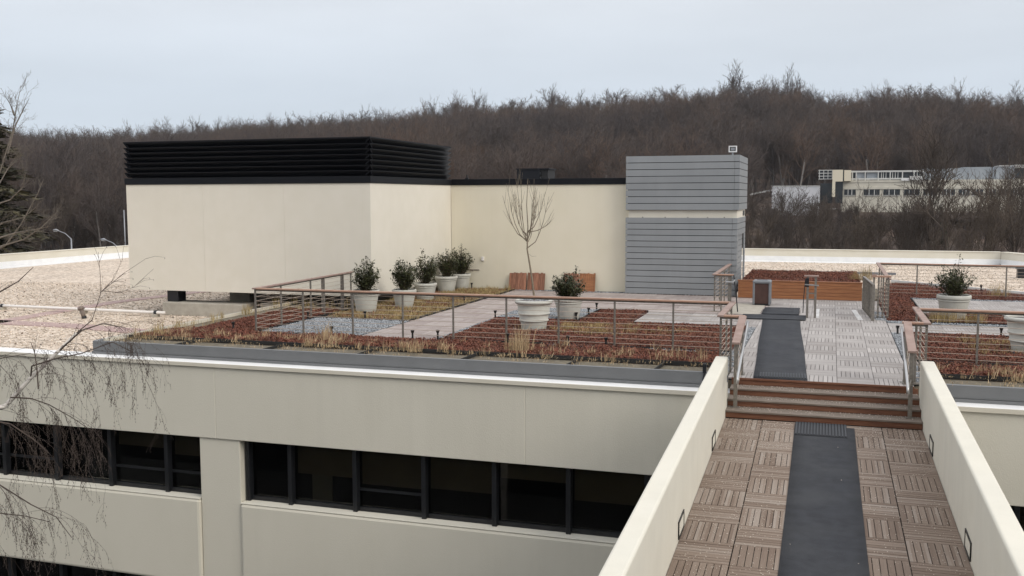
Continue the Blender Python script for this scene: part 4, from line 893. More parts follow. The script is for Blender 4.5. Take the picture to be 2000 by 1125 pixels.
# ---- bare trees
class Tree:
    def __init__(s): s.V = []; s.F = []
    def seg(s, p, q, r0, r1, n=3):
        d = q-p; L_ = math.sqrt(d[0]**2+d[1]**2+d[2]**2)+1e-9; d = d/L_
        a = np.array([0, 0, 1.]) if abs(d[2]) < .9 else np.array([1., 0, 0])
        x = np.cross(d, a); x /= np.linalg.norm(x)+1e-9; y = np.cross(d, x); b = len(s.V)
        for c, r in ((p, r0), (q, r1)):
            for j in range(n):
                t_ = 6.28318*j/n; s.V.append(c+(x*math.cos(t_)+y*math.sin(t_))*r)
        for j in range(n):
            k_ = (j+1) % n; s.F.append((b+j, b+k_, b+n+k_, b+n+j))
    def chain(s, pts, r0, r1, n=3):
        m = len(pts)-1
        for i in range(m): s.seg(pts[i], pts[i+1], r0+(r1-r0)*i/m, r0+(r1-r0)*(i+1)/m, n)
def rotv(d, ang, r):
    """turn direction d by ang away from itself about a random axis"""
    a = np.array([r.gauss(0, 1) for _ in range(3)]); a -= d*a.dot(d); a /= np.linalg.norm(a)+1e-9
    q = d*math.cos(ang)+a*math.sin(ang); return q/np.linalg.norm(q)
def grow(T, p, d, L_, rad, lev, r, up=.12, n=(5, 4, 3, 3, 3, 3), kids=(5, 5, 4, 4, 3), ang=(.7, .75, .75, .8, .8), shrink=(.62, .62, .6, .55, .5), start=.3, rmin=.01, wig=.12, tk=None):
    steps = 3 if lev < 2 else 2; pts = [p]; dd = d
    for i in range(steps):
        dd = dd+np.array([r.gauss(0, wig), r.gauss(0, wig), r.gauss(0, wig)+up]); dd /= np.linalg.norm(dd); pts.append(pts[-1]+dd*L_/steps)
    T_ = T if lev > 0 or tk is None else tk
    T_.chain(pts, rad, max(rmin, rad*.55), n[min(lev, 5)])
    if lev >= len(kids): return
    for i in range(kids[lev]):
        t_ = start+(1-start)*(i+r.random())/kids[lev]; f = t_*steps; k_ = min(int(f), steps-1); q = pts[k_]+(pts[k_+1]-pts[k_])*(f-k_)
        grow(T, q, rotv(dd, ang[lev]*r.uniform(.5, 1.15), r), L_*shrink[lev]*r.uniform(.7, 1.2), max(rmin, rad*(1-.45*t_)*.55), lev+1, r, up, n, kids, ang, shrink, .2 if lev else start, rmin, wig, tk)
def tree_arrays(seed, H=14, kind=0, rmin=.022):
    r = random.Random(seed); T = Tree(); tk = Tree()
    if kind == 0:    # broad crown
        grow(T, np.zeros(3), np.array([0, 0, 1.]), H*.72, H*.017, 0, r, up=.10, kids=(9, 6, 5, 4), ang=(.75, .7, .8, .8), shrink=(.52, .55, .55, .55), start=.35, rmin=rmin, tk=tk)
    elif kind == 1:  # tall vase
        grow(T, np.zeros(3), np.array([0, 0, 1.]), H*.66, H*.016, 0, r, up=.22, kids=(8, 6, 5, 4), ang=(.55, .55, .7, .8), shrink=(.62, .55, .55, .5), start=.3, rmin=rmin, tk=tk)
    elif kind == 2:  # slim
        grow(T, np.zeros(3), np.array([0, 0, 1.]), H*.85, H*.014, 0, r, up=.12, kids=(12, 5, 5, 3), ang=(.8, .7, .8, .8), shrink=(.34, .55, .6, .55), start=.35, rmin=rmin, tk=tk)
    elif kind == 3:  # brush: many stems from the ground
        for i in range(7):
            d = np.array([r.gauss(0, .35), r.gauss(0, .35), 1.]); d /= np.linalg.norm(d)
            grow(T, np.array([r.gauss(0, .3), r.gauss(0, .3), 0]), d, H*.6*r.uniform(.6, 1.1), H*.010, 1, r, up=.12, kids=(0, 6, 5, 4), ang=(.6, .6, .7, .8), shrink=(.6, .5, .55, .55), rmin=rmin)
    return T, tk
def tmesh(name, T, mat): return npmesh(name, np.array(T.V), np.array(T.F), mat, 4)

# potted tree: slim stem, upright vase crown
pt = empty('potted_tree', (-6.46, 21.62, .66), 'slender leafless young tree with vase-shaped crown in the large tapered pot', 'tree')
r_ = random.Random(12); T = Tree(); fork = np.array([-.16, 0, 1.19])
TK = Tree(); TK.chain([np.array([.02, 0, -.03]), np.array([-.03, .01, .4]), np.array([-.10, 0, .85]), fork, fork+np.array([.02, 0, .5]), fork+np.array([-.01, .0, 1.0]), fork+np.array([.02, 0, 1.6])], .026, .006, 6)
for (dx, dz, dy) in ((-.55, 1.22, .1), (-.40, 1.5, -.15), (-.28, 1.62, .2), (-.12, 1.70, -.1), (.12, 1.60, .12), (.22, 1.4, -.2), (.36, 1.30, .1), (.48, 1.20, -.05), (.52, .66, .1), (-.2, 1.25, -.3), (.1, 1.2, .35), (.30, 1.05, -.3), (-.35, 1.0, .25)):
    b = fork+np.array([0, 0, r_.uniform(-.02, .45)]); tip = fork+np.array([dx*1.12, dy, dz]); pts = []
    for t_ in np.linspace(0, 1, 6): pts.append(b+(tip-b)*np.array([t_**.6, t_**.6, t_**1.25])+np.array([r_.gauss(0, .008), r_.gauss(0, .008), 0]))
    T.chain(pts, .011, .003, 4)
    for k_ in range(5):
        t_ = r_.uniform(.3, .9); i = int(t_*5); q = pts[i]+(pts[i+1]-pts[i])*(t_*5-i); d = pts[i+1]-pts[i]; d = rotv(d/np.linalg.norm(d), r_.uniform(.25, .55), r_); d[2] = abs(d[2])+.35; d /= np.linalg.norm(d); l_ = r_.uniform(.2, .5)
        T.chain([q, q+d*l_*.5, q+d*l_+np.array([0, 0, .04])], .005, .0022, 3)
T.chain([fork+np.array([.02, 0, -.1]), fork+np.array([.12, 0, -.17]), fork+np.array([.22, 0, -.16])], .004, .002, 3)
inst('trunk', tmesh('trunk', TK, MT['bark']), parent=pt); inst('crown', tmesh('crown', T, MT['bark']), parent=pt)

# ================================================================== SMALL ROOF THINGS
for (x, y, w_) in ((-12.42, 21.8, 'on the inner side of the railing by the bluish gravel corner'), (-10.46, 19.38, 'in front of the bluish gravel bed by the front railing'), (-11.04, 22.2, 'between the bluish gravel and the first shrub pot'), (-8.48, 19.30, 'at the railing end of the pinkish tile path'),
                  (-7.98, 19.50, 'at the railing corner where tile path meets sedum'), (-7.98, 23.32, 'at the tile path corner of the gravel near the tree pot'), (-6.37, 19.40, 'at the front railing before the bare tree pot'), (-5.09, 19.48, 'at the front railing before the tan grass patch'),
                  (-4.28, 19.43, 'at the front railing between gravel strips'), (-5.93, 23.5, 'at the near corner of gravel and sedum behind the tree pot'), (-5.88, 24.6, 'midway along the edge of gravel and sedum behind the tree pot'), (-5.95, 25.82, 'at the terrace corner of gravel and sedum facing the cream wall'),
                  (-10.05, 26.6, 'beside the tile path opposite the third shrub pot'), (-11.33, 30.7, 'at the foot of the cream wall by the last shrub pot'), (-1.70, 19.9, 'in the gravel strip beside the upper deck'), (1.45, 23.1, 'at the deck corner of the right sedum bed'), (3.55, 23.33, 'at the path edge of the right sedum bed'),
                  (4.6, 34.4, 'at the far sedum edge against the white gravel roof'), (-13.0, 19.42, 'in the sedum outside the railing corner post')):
    o = empty('path_light', (x, y, 0), 'black path light spike '+w_, 'path light', 'low black path lights along the bed edges')
    MB().tube([(0, 0, -.03), (0, 0, .15)], .022, 8).build('stake', MT['light_body'], o); MB().tube([(0, 0, .145), (0, 0, .20)], [.03, .042], 10).build('head', MT['light_body'], o)
# walkway pads on the gravel
def pad(pts, w, n_):
    for a, b in zip(pts[:-1], pts[1:]):
        a, b = Vector(a), Vector(b); m = MB(); m.bar(a+Vector((0, 0, .01)), b+Vector((0, 0, .01)), w, .02); tag(m.build('walkway_pad', MT['roof_pad']), 'mauve walkway strip laid on the pale roof gravel', 'walkway', kind='structure')
P_ = lambda u, v: tuple(onz(u, v, ZR))
pad([P_(-60, 640), P_(110, 610), P_(230, 590), P_(420, 567)], .55, 3)
pad([P_(-60, 627), P_(140, 637), P_(318, 652)], .7, 3)
# white gas pipe with supports, vent
y_p = onz(160, 604, ZR)[1]
gpz = ZR+.13; A = onz(-200, 588, gpz); B = onz(322, 611, gpz)
gpipe = empty('roof_pipe', tuple(A), 'long white pipe on low supports across the roof gravel', 'pipe')
MB().tube([(0, 0, 0), tuple(B-A)], .045, 10).build('pipe_run', MT['pipe'], gpipe, smooth=True)
for t_ in (.12, .42, .72, .97):
    p = (B-A)*t_; MB().box(p[0]-.06, p[0]+.06, p[1]-.12, p[1]+.12, ZR-A[2], -.045).build('support', MT['concrete'], gpipe)
    MB().tube([tuple(p-(B-A)*.004), tuple(p+(B-A)*.004)], .062, 10).build('collar', MT['black'], gpipe)
v0 = onz(164, 622, ZR); vn = empty('roof_vent', tuple(v0), 'leaning brown vent pipe with hooded end beside the white pipe', 'vent pipe')
MB().tube([(.02, 0, 0), (.0, 0, .06)], .07, 12).build('boot', MT['black'], vn); MB().tube([(0, 0, .04), (-.10, .02, .26)], .062, 12).build('stack', MT['vent'], vn, smooth=True); MB().tube([(-.10, .02, .25), (-.13, .02, .33)], [.10, .085], 12).build('hood', MT['vent'], vn, smooth=True); MB().tube([(-.131, .02, .325), (-.135, .02, .335)], .06, 12).build('mouth', MT['seam'], vn)
rb = empty('roof_box', tuple(onz(1999, 543, ZR)), 'small black roof box standing on the white gravel', 'roof box'); MB().box(-.25, .25, -.2, .2, 0, .38).build('box_body', MT['black'], rb, bevel=.02); MB().box(-.29, .29, -.24, .24, .38, .42).build('box_lid', MT['black'], rb)
cd_ = empty('conduit', (-2.02, 17.08, .0), 'black conduit loop fixed at the curb by the left bridge wall', 'conduit'); MB().tube([(0, 0, .1), (0, -.03, .0), (-.02, -.05, -.12), (.04, -.05, -.17), (.12, -.04, -.12)], .014, 6).build('loop', MT['black'], cd_); MB().box(-.03, .03, -.04, .02, .0, .16).build('junction_box', MT['black'], cd_)

# ================================================================== TREES OF THE VALLEY AND HILL
PRO = []
for i, (kd, sd_) in enumerate(((0, 101), (1, 102), (2, 103), (0, 104), (1, 105), (3, 106))):
    T, tk = tree_arrays(sd_, 14, kd, .019); T.V += []; b = len(T.V)
    full = Tree(); full.V = list(T.V)+list(tk.V); full.F = list(T.F)+[tuple(k_+b for k_ in f) for f in tk.F]
    me = tmesh('bare_tree', full, MT['wood_far']); me.materials.append(MT['trunk_far']); me.polygons.foreach_set('material_index', [0]*len(T.F)+[1]*len(tk.F)); PRO.append(me)
SKYP = []
for kd, sd_ in ((0, 131), (1, 132), (2, 133), (0, 134), (1, 135)):
    T, tk = tree_arrays(sd_, 14, kd, .030); b = len(T.V); full = Tree(); full.V = list(T.V)+list(tk.V); full.F = list(T.F)+[tuple(k_+b for k_ in f) for f in tk.F]; SKYP.append(tmesh('ridge_tree', full, MT['wood_far']))
proto_objs = []
# trees one can tell apart on the skyline
sky_trees = []
r_ = random.Random(5)
big = [(1305, 1.5, 0), (1392, 1.2, 1), (1428, 1.95, 1), (1462, 1.55, 0), (1495, 1.55, 1), (1518, 1.35, 1), (1548, 1.85, 1), (1560, 1.3, 0), (1790, 1.6, 0), (1868, 1.2, 0), (1840, 1.0, 1), (1960, 1.0, 0), (1700, .95, 0), (1655, .9, 1), (1155, 1.4, 0), (1100, .95, 0), (1220, .95, 1), (930, 1.0, 1), (885, .95, 0), (830, .95, 1)]
px_ = [(u, s, k_, True) for u, s, k_ in big]
u = -40
while u < 2040:
    px_.append((u, r_.uniform(1.0, 1.65), r_.choice([0, 0, 1, 1, 2]), False)); u += r_.uniform(9, 19) if u < 1250 else r_.uniform(15, 28)
km = {0: (0, 3), 1: (1, 4), 2: (2, 2)}
for u, s, k_, bigf in px_:
    az_ = math.atan2(*ray(u, 300)[:2]); tn, rd = ridge(az_); d = float(rd)*r_.uniform(.97, 1.01)
    x, y = d*math.sin(az_), d*math.cos(az_); z = float(terrain(x, y))
    o = inst('ridge_tree', SKYP[r_.choice(km[k_])], (x, y, z-.2), (0, 0, r_.uniform(0, 6.28)), scale=(s*r_.uniform(.9, 1.1),)*2+(s,))
    if bigf: tag(o, 'tall bare tree standing up from the ridge line above its neighbours', 'tree', 'tall ridge trees')
    else: tag(o, 'bare deciduous tree on the skyline of the wooded hill', 'tree', 'skyline trees')
# the wood as a mass: points instanced with the same bare trees
def forest(name, pts, scales, label, objs):
    me = bpy.data.meshes.new(name); me.vertices.add(len(pts)); me.vertices.foreach_set('co', np.asarray(pts, np.float32).ravel()); me.update()
    at_ = me.attributes.new('tree_scale', 'FLOAT', 'POINT'); at_.data.foreach_set('value', np.asarray(scales, np.float32))
    o = inst(name, me); tag(o, label, 'woodland', kind='stuff')
    ng = bpy.data.node_groups.new(name, 'GeometryNodeTree'); ng.interface.new_socket('Geometry', in_out='INPUT', socket_type='NodeSocketGeometry'); ng.interface.new_socket('Geometry', in_out='OUTPUT', socket_type='NodeSocketGeometry')
    n = ng.nodes; l = ng.links; gi = n.new('NodeGroupInput'); go = n.new('NodeGroupOutput'); jn_ = n.new('GeometryNodeJoinGeometry')
    for ob in objs:
        oi = n.new('GeometryNodeObjectInfo'); oi.transform_space = 'ORIGINAL'; oi.inputs['Object'].default_value = ob; oi.inputs['As Instance'].default_value = True
        l.new(oi.outputs['Geometry'], jn_.inputs[0])
    ip = n.new('GeometryNodeInstanceOnPoints'); ip.inputs['Pick Instance'].default_value = True
    l.new(gi.outputs[0], ip.inputs['Points']); l.new(jn_.outputs[0], ip.inputs['Instance'])
    rv = n.new('FunctionNodeRandomValue'); rv.data_type = 'FLOAT_VECTOR'; rv.inputs[0].default_value = (-.05, -.05, 0); rv.inputs[1].default_value = (.05, .05, 6.28); l.new(rv.outputs[0], ip.inputs['Rotation'])
    ri = n.new('FunctionNodeRandomValue'); ri.data_type = 'INT'; ri.inputs[4].default_value = 0; ri.inputs[5].default_value = len(objs)-1; ri.inputs['Seed'].default_value = 3; l.new(ri.outputs[2], ip.inputs['Instance Index'])
    na_ = n.new('GeometryNodeInputNamedAttribute'); na_.data_type = 'FLOAT'; na_.inputs['Name'].default_value = 'tree_scale'; l.new(na_.outputs[0], ip.inputs['Scale'])
    l.new(ip.outputs[0], go.inputs[0]); md = o.modifiers.new('instances', 'NODES'); md.node_group = ng
    return o
for m_ in PRO[:5]:                                                        # one of each kind stands at the foot of the wood
    q_ = ondist(260+len(proto_objs)*190, 460, 260); o = inst('wood_tree', m_, (q_[0], q_[1], float(terrain(q_[0], q_[1]))-.2), (0, 0, len(proto_objs)), scale=(.8, .8, .8)); tag(o, 'bare tree at the foot of the wood behind the penthouse', 'tree', 'trees at the foot of the wood'); proto_objs.append(o)
def protos(ms):
    out_ = []
    for m_ in ms:
        for o in proto_objs:
            if o.data == m_: out_.append(o); break
    return out_
n_ = 6000
AZ0, AZ1 = [math.atan2(*ray(q, 300)[:2]) for q in (-260, 2160)]
azr = rng.uniform(AZ0, AZ1, n_); rr = np.sqrt(rng.uniform(165**2, 640**2, n_)); tn, rd = ridge(azr); ok = rr < rd*1.03
azr, rr = azr[ok], rr[ok]; X, Y = rr*np.sin(azr), rr*np.cos(azr)
FB_Y = 232.0
clear = ~((X > -20) & (X < 95) & (Y > FB_Y-8) & (Y < FB_Y+45)); X, Y, rr = X[clear], Y[clear], rr[clear]
keepf = ~((X > -18) & (Y < FB_Y) & (rng.random(len(X)) < .6)); X, Y, rr = X[keepf], Y[keepf], rr[keepf]
Zt = terrain(X, Y); sc_ = rng.uniform(.65, 1.35, len(X)); tn, rd = ridge(np.arctan2(X, Y))
sc_ = np.where(rr > rd*.92, sc_*.55, sc_)                                   # thinner growth on the windy crest
front = (X > -18) & (Y < FB_Y); sc_ = np.where(front, np.minimum(sc_, np.clip((CAM_H-.014*rr-Zt)/13.5, .12, 1)), sc_)   # young growth below the office
forest('woodland', np.stack([X, Y, terrain(X, Y)-.3], -1), sc_, 'leafless brown wood covering the hillside as one mass', protos(PRO[:5]))
# undergrowth brush between the trunks
BR = inst('brush_thicket', PRO[5], (-60, 175, float(terrain(-60, 175))), scale=(.5, .5, .4)); tag(BR, 'many-stemmed bare thicket at the foot of the hill beyond the left parapet', 'thicket')
n_ = 5200; azr = rng.uniform(AZ0, AZ1, n_); rr = np.sqrt(rng.uniform(130**2, 560**2, n_)); X, Y = rr*np.sin(azr), rr*np.cos(azr)
clear = ~((X > -20) & (X < 95) & (Y > FB_Y-8) & (Y < FB_Y+45)); X, Y = X[clear], Y[clear]
forest('undergrowth', np.stack([X, Y, terrain(X, Y)-.2], -1), rng.uniform(.18, .42, len(X)), 'tangled bare undergrowth filling the wood floor', [BR])

# near trees in front of the far building, each with trunk and crown
NEAR = []
for i, (kd, sd_) in enumerate(((0, 201), (1, 202), (2, 203), (1, 204))):
    T, tk = tree_arrays(sd_, 14, kd, .020); NEAR.append((tmesh('crown', T, MT['wood_near']), tmesh('trunk', tk, MT['wood_near'])))
def near_tree(u, dist, s, k_, label, group=None, name='bare_tree'):
    p = ondist(u, 480, dist); z = float(terrain(p[0], p[1]))
    root = empty(name, (p[0], p[1], z-.2), label, 'tree', group, rot=(0, 0, r_.uniform(0, 6.28))); root.scale = (s, s, s)
    inst('crown', NEAR[k_][0], parent=root); inst('trunk', NEAR[k_][1], parent=root); return root
near_tree(1845, 120, 1.22, 1, 'widest bare tree in front of the far office building'); near_tree(1540, 165, .95, 0, 'dark spreading bare tree before the pale blank wall')
for (u, d, s, k_) in ((1512, 150, .72, 2), (1580, 150, .74, 1), (1622, 140, .62, 2), (1668, 130, .72, 2), (1700, 125, .66, 1), (1738, 115, .78, 2), (1770, 118, .70, 3), (1800, 110, .80, 1), (1885, 105, .92, 2), (1915, 125, .98, 3), (1950, 110, .82, 1), (1985, 120, 1.05, 2), (1480, 140, .62, 3), (1475, 165, .72, 1), (1500, 175, .7, 0), (1525, 140, .6, 1), (1560, 160, .66, 2), (1595, 135, .6, 3), (1612, 165, .7, 1), (1640, 150, .66, 0), (1490, 120, .5, 1), (1600, 175, .82, 0), (1650, 160, .78, 3), (1960, 150, 1.05, 1), (2015, 130, 1.0, 0), (1780, 150, .80, 0)):
    near_tree(u, d, s, k_, 'thin bare tree in the valley between the gravel roof and the far office building', 'valley trees')
for (u, d, s, k_) in ((30, 150, .9, 3), (75, 160, .8, 1), (120, 170, .85, 2), (160, 175, .7, 0), (200, 180, .8, 1), (235, 165, .75, 2), (55, 190, .9, 0), (140, 200, .9, 3)):
    near_tree(u, d, s, k_, 'bare tree beyond the left roof parapet below the hill', 'trees beyond the left parapet')
# yellowish willow
p = ondist(1572, 470, 128); z = float(terrain(p[0], p[1])); wl = empty('willow_tree', (p[0], p[1], z), 'yellow-twigged willow low beside the pale blank wall', 'tree'); T = Tree(); TK = Tree(); r2 = random.Random(9)
TK.chain([np.zeros(3), np.array([.1, 0, 1.5]), np.array([0, .1, 3.2])], .28, .16, 6)
for i in range(60):
    a = r2.uniform(0, 6.28); rr_ = r2.uniform(.3, 2.6); top = np.array([math.cos(a)*rr_, math.sin(a)*rr_, r2.uniform(4.2, 6.6)-.25*rr_]); b0 = np.array([0, 0, r2.uniform(1.6, 3.2)])
    T.chain([b0, b0+(top-b0)*.5+np.array([0, 0, .6]), top], .06, .02, 3)
    for k_ in range(16):
        q = b0+(top-b0)*r2.uniform(.45, 1); a2 = a+r2.gauss(0, .9); l_ = r2.uniform(.8, 2.6); T.chain([q, q+np.array([math.cos(a2)*.5, math.sin(a2)*.5, .25]), q+np.array([math.cos(a2)*.9, math.sin(a2)*.9, -l_*.5]), q+np.array([math.cos(a2)*.95, math.sin(a2)*.95, -l_])], .020, .012, 3)
inst('trunk', tmesh('trunk', TK, MT['wood_near']), parent=wl); inst('crown', tmesh('crown', T, MT['willow']), parent=wl)
# small dark conifers before the far building
def conifer_mesh(seed, H, R, dens=2600, size=.16):
    r2 = np.random.default_rng(seed); n_ = dens; t_ = r2.random(n_)**.7; z = H*(.05+.95*(1-t_)); a = r2.uniform(0, 6.28, n_); whorl = .65+.35*np.sin(z*5.2+np.sin(a*3))
    rr_ = R*(1-z/H)**.85*np.sqrt(r2.uniform(.15, 1, n_))*whorl+.03; P = np.stack([rr_*np.cos(a), rr_*np.sin(a), z-.12*rr_], -1); s = size*r2.uniform(.6, 1.4, n_)
    d = np.stack([np.cos(a+r2.normal(0, .5, n_)), np.sin(a+r2.normal(0, .5, n_)), r2.uniform(-.5, .3, n_)], -1); sd_ = np.cross(d, np.array([0, 0, 1.]))+r2.normal(0, .3, (n_, 3))
    V = np.stack([P-d*s[:, None], P+sd_*s[:, None]*.35, P+d*s[:, None]*1.1, P-sd_*s[:, None]*.35], 1).reshape(-1, 3)
    return V, np.arange(len(V)).reshape(-1, 4)
for (u, s) in ((1650, .8), (1672, 1.0), (1768, .9), (1838, 1.0)):
    p = ondist(u, 420, 205); z = float(terrain(p[0], p[1])); o = empty('conifer', (p[0], p[1], z), 'small dark conifer at the foot of the far office building', 'tree', 'small conifers before the far building'); V, F = conifer_mesh(300+u, 7.5, 2.0, 1800, .35)
    inst('crown', npmesh('crown', V*s, F, MT['conifer'], 4), parent=o); MB().tube([(0, 0, 0), (0, 0, 6*s)], [.15, .03], 6).build('trunk', MT['bark'], o)
# conifer and bare tree rising behind the left parapet
p = ondist(-22, 480, 66); z = float(terrain(p[0], p[1])); o = empty('pine_tree', (p[0], p[1], z), 'tall dark evergreen rising beyond the left roof parapet', 'tree')
V, F = conifer_mesh(77, 20.5, 7.0, 19000, .26); inst('crown', npmesh('crown', V, F, MT['conifer'], 4), parent=o); MB().tube([(0, 0, 0), (0, 0, 10), (0, 0, 19)], [.3, .18, .04], 8).build('trunk', MT['bark'], o)
p0 = ondist(-30, 480, 52); z = float(terrain(p0[0], p0[1])); o = empty('bare_tree', (p0[0], p0[1], z), 'grey leafless tree with long upswept branches in front of the evergreen', 'tree'); T = Tree(); TK = Tree(); r2 = random.Random(31)
def rel(u, v, dd=52.): return ondist(u, v, dd)-np.array([p0[0], p0[1], z])
TK.chain([np.zeros(3), np.array([-.1, .1, 4.]), rel(-40, 470), rel(-30, 400), rel(-34, 330)], .26, .10, 6)
for pts in ([(-36, 420), (0, 335), (25, 255), (33, 205), (41, 168)], [(15, 300), (30, 245), (45, 215), (57, 192)], [(28, 225), (22, 208), (18, 200)], [(-38, 450), (-5, 365), (15, 330), (35, 310), (40, 300)], [(-34, 460), (5, 435), (45, 425), (70, 405)], [(-30, 490), (5, 480), (45, 468), (80, 445), (100, 425)], [(-30, 500), (10, 480), (40, 440), (75, 375), (85, 350)], [(-20, 470), (30, 455), (60, 450), (100, 442)], [(-38, 440), (-10, 400), (20, 390), (45, 365), (50, 340)]):
    dd = r2.uniform(50, 54); ch = [rel(u, v, dd+r2.uniform(-.6, .6)) for u, v in pts]; T.chain(ch, .048, .010, 4)
    for k_ in range(9):
        i = r2.randrange(len(ch)-1); q = ch[i]+(ch[i+1]-ch[i])*r2.random(); d = ch[i+1]-ch[i]; d /= np.linalg.norm(d); grow(T, q, rotv(d, r2.uniform(.3, .9), r2), r2.uniform(.3, 1.1), .010, 3, r2, up=.10, kids=(0, 0, 0, 4, 2), rmin=.005)
inst('trunk', tmesh('trunk', TK, MT['grey_twig']), parent=o); inst('crown', tmesh('crown', T, MT['grey_twig']), parent=o)

# birch reaching in from the left, hanging twigs with catkins
p0 = ondist(-330, 760, 11.5); o = empty('birch_tree', (p0[0], p0[1], ZG), 'white-barked birch with drooping catkin twigs in front of the office facade', 'tree'); T = Tree(); TK = Tree(); CK = MB(); r2 = random.Random(44)
def rb_(u, v, dd): return ondist(u, v, dd)-np.array([p0[0], p0[1], ZG])
TK.chain([np.zeros(3), np.array([.05, .05, 3.]), np.array([.15, 0, 6.]), rb_(-320, 900, 11.5), rb_(-300, 600, 11.6), rb_(-290, 380, 11.7), rb_(-280, 200, 11.7)], .16, .03, 8)
CKV = []; CKF = []
def catkin(q):
    k_ = len(CKV); l_ = r2.uniform(.012, .026); w_ = .0035
    for a in range(3): CKV.append((q[0]+w_*math.cos(2.1*a), q[1]+w_*math.sin(2.1*a), q[2]-l_*.5))
    CKV.append((q[0], q[1], q[2])); CKV.append((q[0], q[1], q[2]-l_)); CKF.extend([(k_, k_+1, k_+3), (k_+1, k_+2, k_+3), (k_+2, k_, k_+3), (k_+1, k_, k_+4), (k_+2, k_+1, k_+4), (k_, k_+2, k_+4)])
def droop(q, d, l_, rad, lev=0):
    pts = [q]; dd_ = np.array(d, float); n_ = 6
    for i in range(n_):
        dd_ = dd_+np.array([r2.gauss(0, .13), r2.gauss(0, .13), -.30]); dd_ /= np.linalg.norm(dd_); pts.append(pts[-1]+dd_*l_/n_)
    T.chain(pts, rad, .0011, 3)
    for i in range(1, n_+1):
        if r2.random() < .55: catkin(pts[i]+np.array([r2.gauss(0, .01), r2.gauss(0, .01), 0]))
        if lev < 2:
            for _ in range(2 if lev == 0 else 1):
                if r2.random() < (.40 if lev == 0 else .4): droop(pts[i], rotv(dd_, r2.uniform(.4, 1.0), r2), l_*r2.uniform(.3, .6), rad*.6, lev+1)
LIMBS = [([(-310, 860, 11.5), (10, 794, 11.3), (60, 738, 11.2), (112, 688, 11.1), (150, 650, 11.1)], .030, .014, True, 8),
         ([(112, 688, 11.1), (160, 645, 11.0), (200, 632, 11.0), (245, 640, 10.9)], .010, .003, False, 12),
         ([(60, 738, 11.2), (62, 715, 11.1), (110, 700, 11.0), (160, 690, 11.0), (220, 668, 10.9), (262, 690, 10.9)], .009, .003, False, 14),
         ([(150, 650, 11.1), (180, 625, 11.1), (196, 575, 11.1), (196, 540, 11.1), (192, 492, 11.1)], .006, .002, False, 5),
         ([(196, 572, 11.1), (222, 545, 11.0), (240, 505, 11.0)], .003, .0014, False, 5), ([(198, 570, 11.1), (240, 535, 11.0), (285, 505, 11.0)], .003, .0014, False, 5), ([(200, 568, 11.1), (235, 572, 11.0), (262, 560, 11.0), (300, 525, 11.0)], .0026, .0012, False, 5),
         ([(-300, 640, 11.6), (-60, 590, 11.3), (0, 570, 11.2), (35, 550, 11.2), (65, 522, 11.1)], .012, .003, False, 4),
         ([(-310, 880, 11.5), (-60, 815, 11.2), (20, 828, 11.0), (70, 862, 11.0), (95, 885, 11.0)], .012, .004, False, 8), ([(20, 776, 11.2), (60, 778, 11.2), (95, 790, 11.1), (140, 815, 11.1), (180, 842, 11.1)], .008, .003, False, 11),
         ([(-300, 960, 11.5), (-20, 935, 11.2), (60, 985, 11.1), (110, 1010, 11.0), (140, 1050, 11.0)], .010, .003, False, 12), ([(-300, 1020, 11.5), (-20, 1000, 11.2), (50, 1008, 11.1), (100, 1020, 11.0)], .008, .003, False, 10),
         ([(-300, 760, 11.6), (-80, 700, 11.4), (0, 700, 11.3), (60, 690, 11.2)], .008, .003, False, 6), ([(75, 760, 11.0), (72, 720, 11.0), (68, 690, 11.0), (60, 668, 11.0)], .010, .004, False, 5)]
for pts, ra, rb2, thick, nt_ in LIMBS:
    ch = [rb_(*q) for q in pts]; (TK if thick else T).chain(ch, ra, rb2, 6 if thick else 4)
    lng = [ch[i] for i in range(len(ch)) if pts[i][0] > -60]; st_ = next(i for i in range(len(ch)) if pts[i][0] > -60)
    for k_ in range(nt_):
        i = r2.randrange(max(0, st_-1), len(ch)-1); f = r2.random() if i >= st_ else r2.uniform(.75, 1); q = ch[i]+(ch[i+1]-ch[i])*f; d = ch[i+1]-ch[i]; d /= np.linalg.norm(d); dr = rotv(d, r2.uniform(.3, .9), r2)
        if nt_ <= 5: T.chain([q, q+dr*.10+np.array([0, 0, .02]), q+dr*.2], .002, .001, 3); catkin(q+dr*.2)
        else: droop(q, dr, r2.uniform(.3, .8), .0021)
inst('trunk', tmesh('trunk', TK, MT['birch_bark']), parent=o); inst('crown', tmesh('crown', T, MT['birch_twig']), parent=o); inst('catkins', npmesh('catkins', CKV, CKF, MT['birch_twig']), parent=o)

# ================================================================== FAR OFFICE BUILDING on the slope
FZ = lambda x, y: ony(1480+x/3.846, 280+y/3.846, FB_Y)
fc = FZ(1000, 450); fb = empty('far_office_building', (fc[0], FB_Y, fc[2]-8), 'pale office building with ribbon windows and steel roof screen on the far slope', 'building')
MT['far_wall'] = material('far_wall', (.54, .515, .44), (.60, .57, .49), .8, .9); MT['far_white'] = material('far_white_wall', (.58, .59, .62), (.64, .65, .68), .5, .9); MT['far_cream'] = material('far_cream', (.72, .66, .52), rough=.9); MT['far_grey'] = material('far_grey_metal', (.27, .30, .33), (.35, .38, .41), .6, .6); MT['far_glass'] = material('far_glass', (.03, .035, .04), rough=.15); MT['far_frame'] = material('far_frame', (.55, .55, .53), rough=.6)
def fbx(name, mat, x0, x1, y0, y1, d0=0, d1=10, par=fb):
    a, b = FZ(x0, y0), FZ(x1, y1); o = MB().box(min(a[0], b[0]), max(a[0], b[0]), FB_Y+d0, FB_Y+d1, min(a[2], b[2]), max(a[2], b[2])).build(name, MT[mat]); return at(o, par)
fbx('wall', 'far_wall', 635, 2300, 283, 520, 0, 25); fbx('roof', 'far_wall', 630, 2310, 278, 284, -.1, 25)
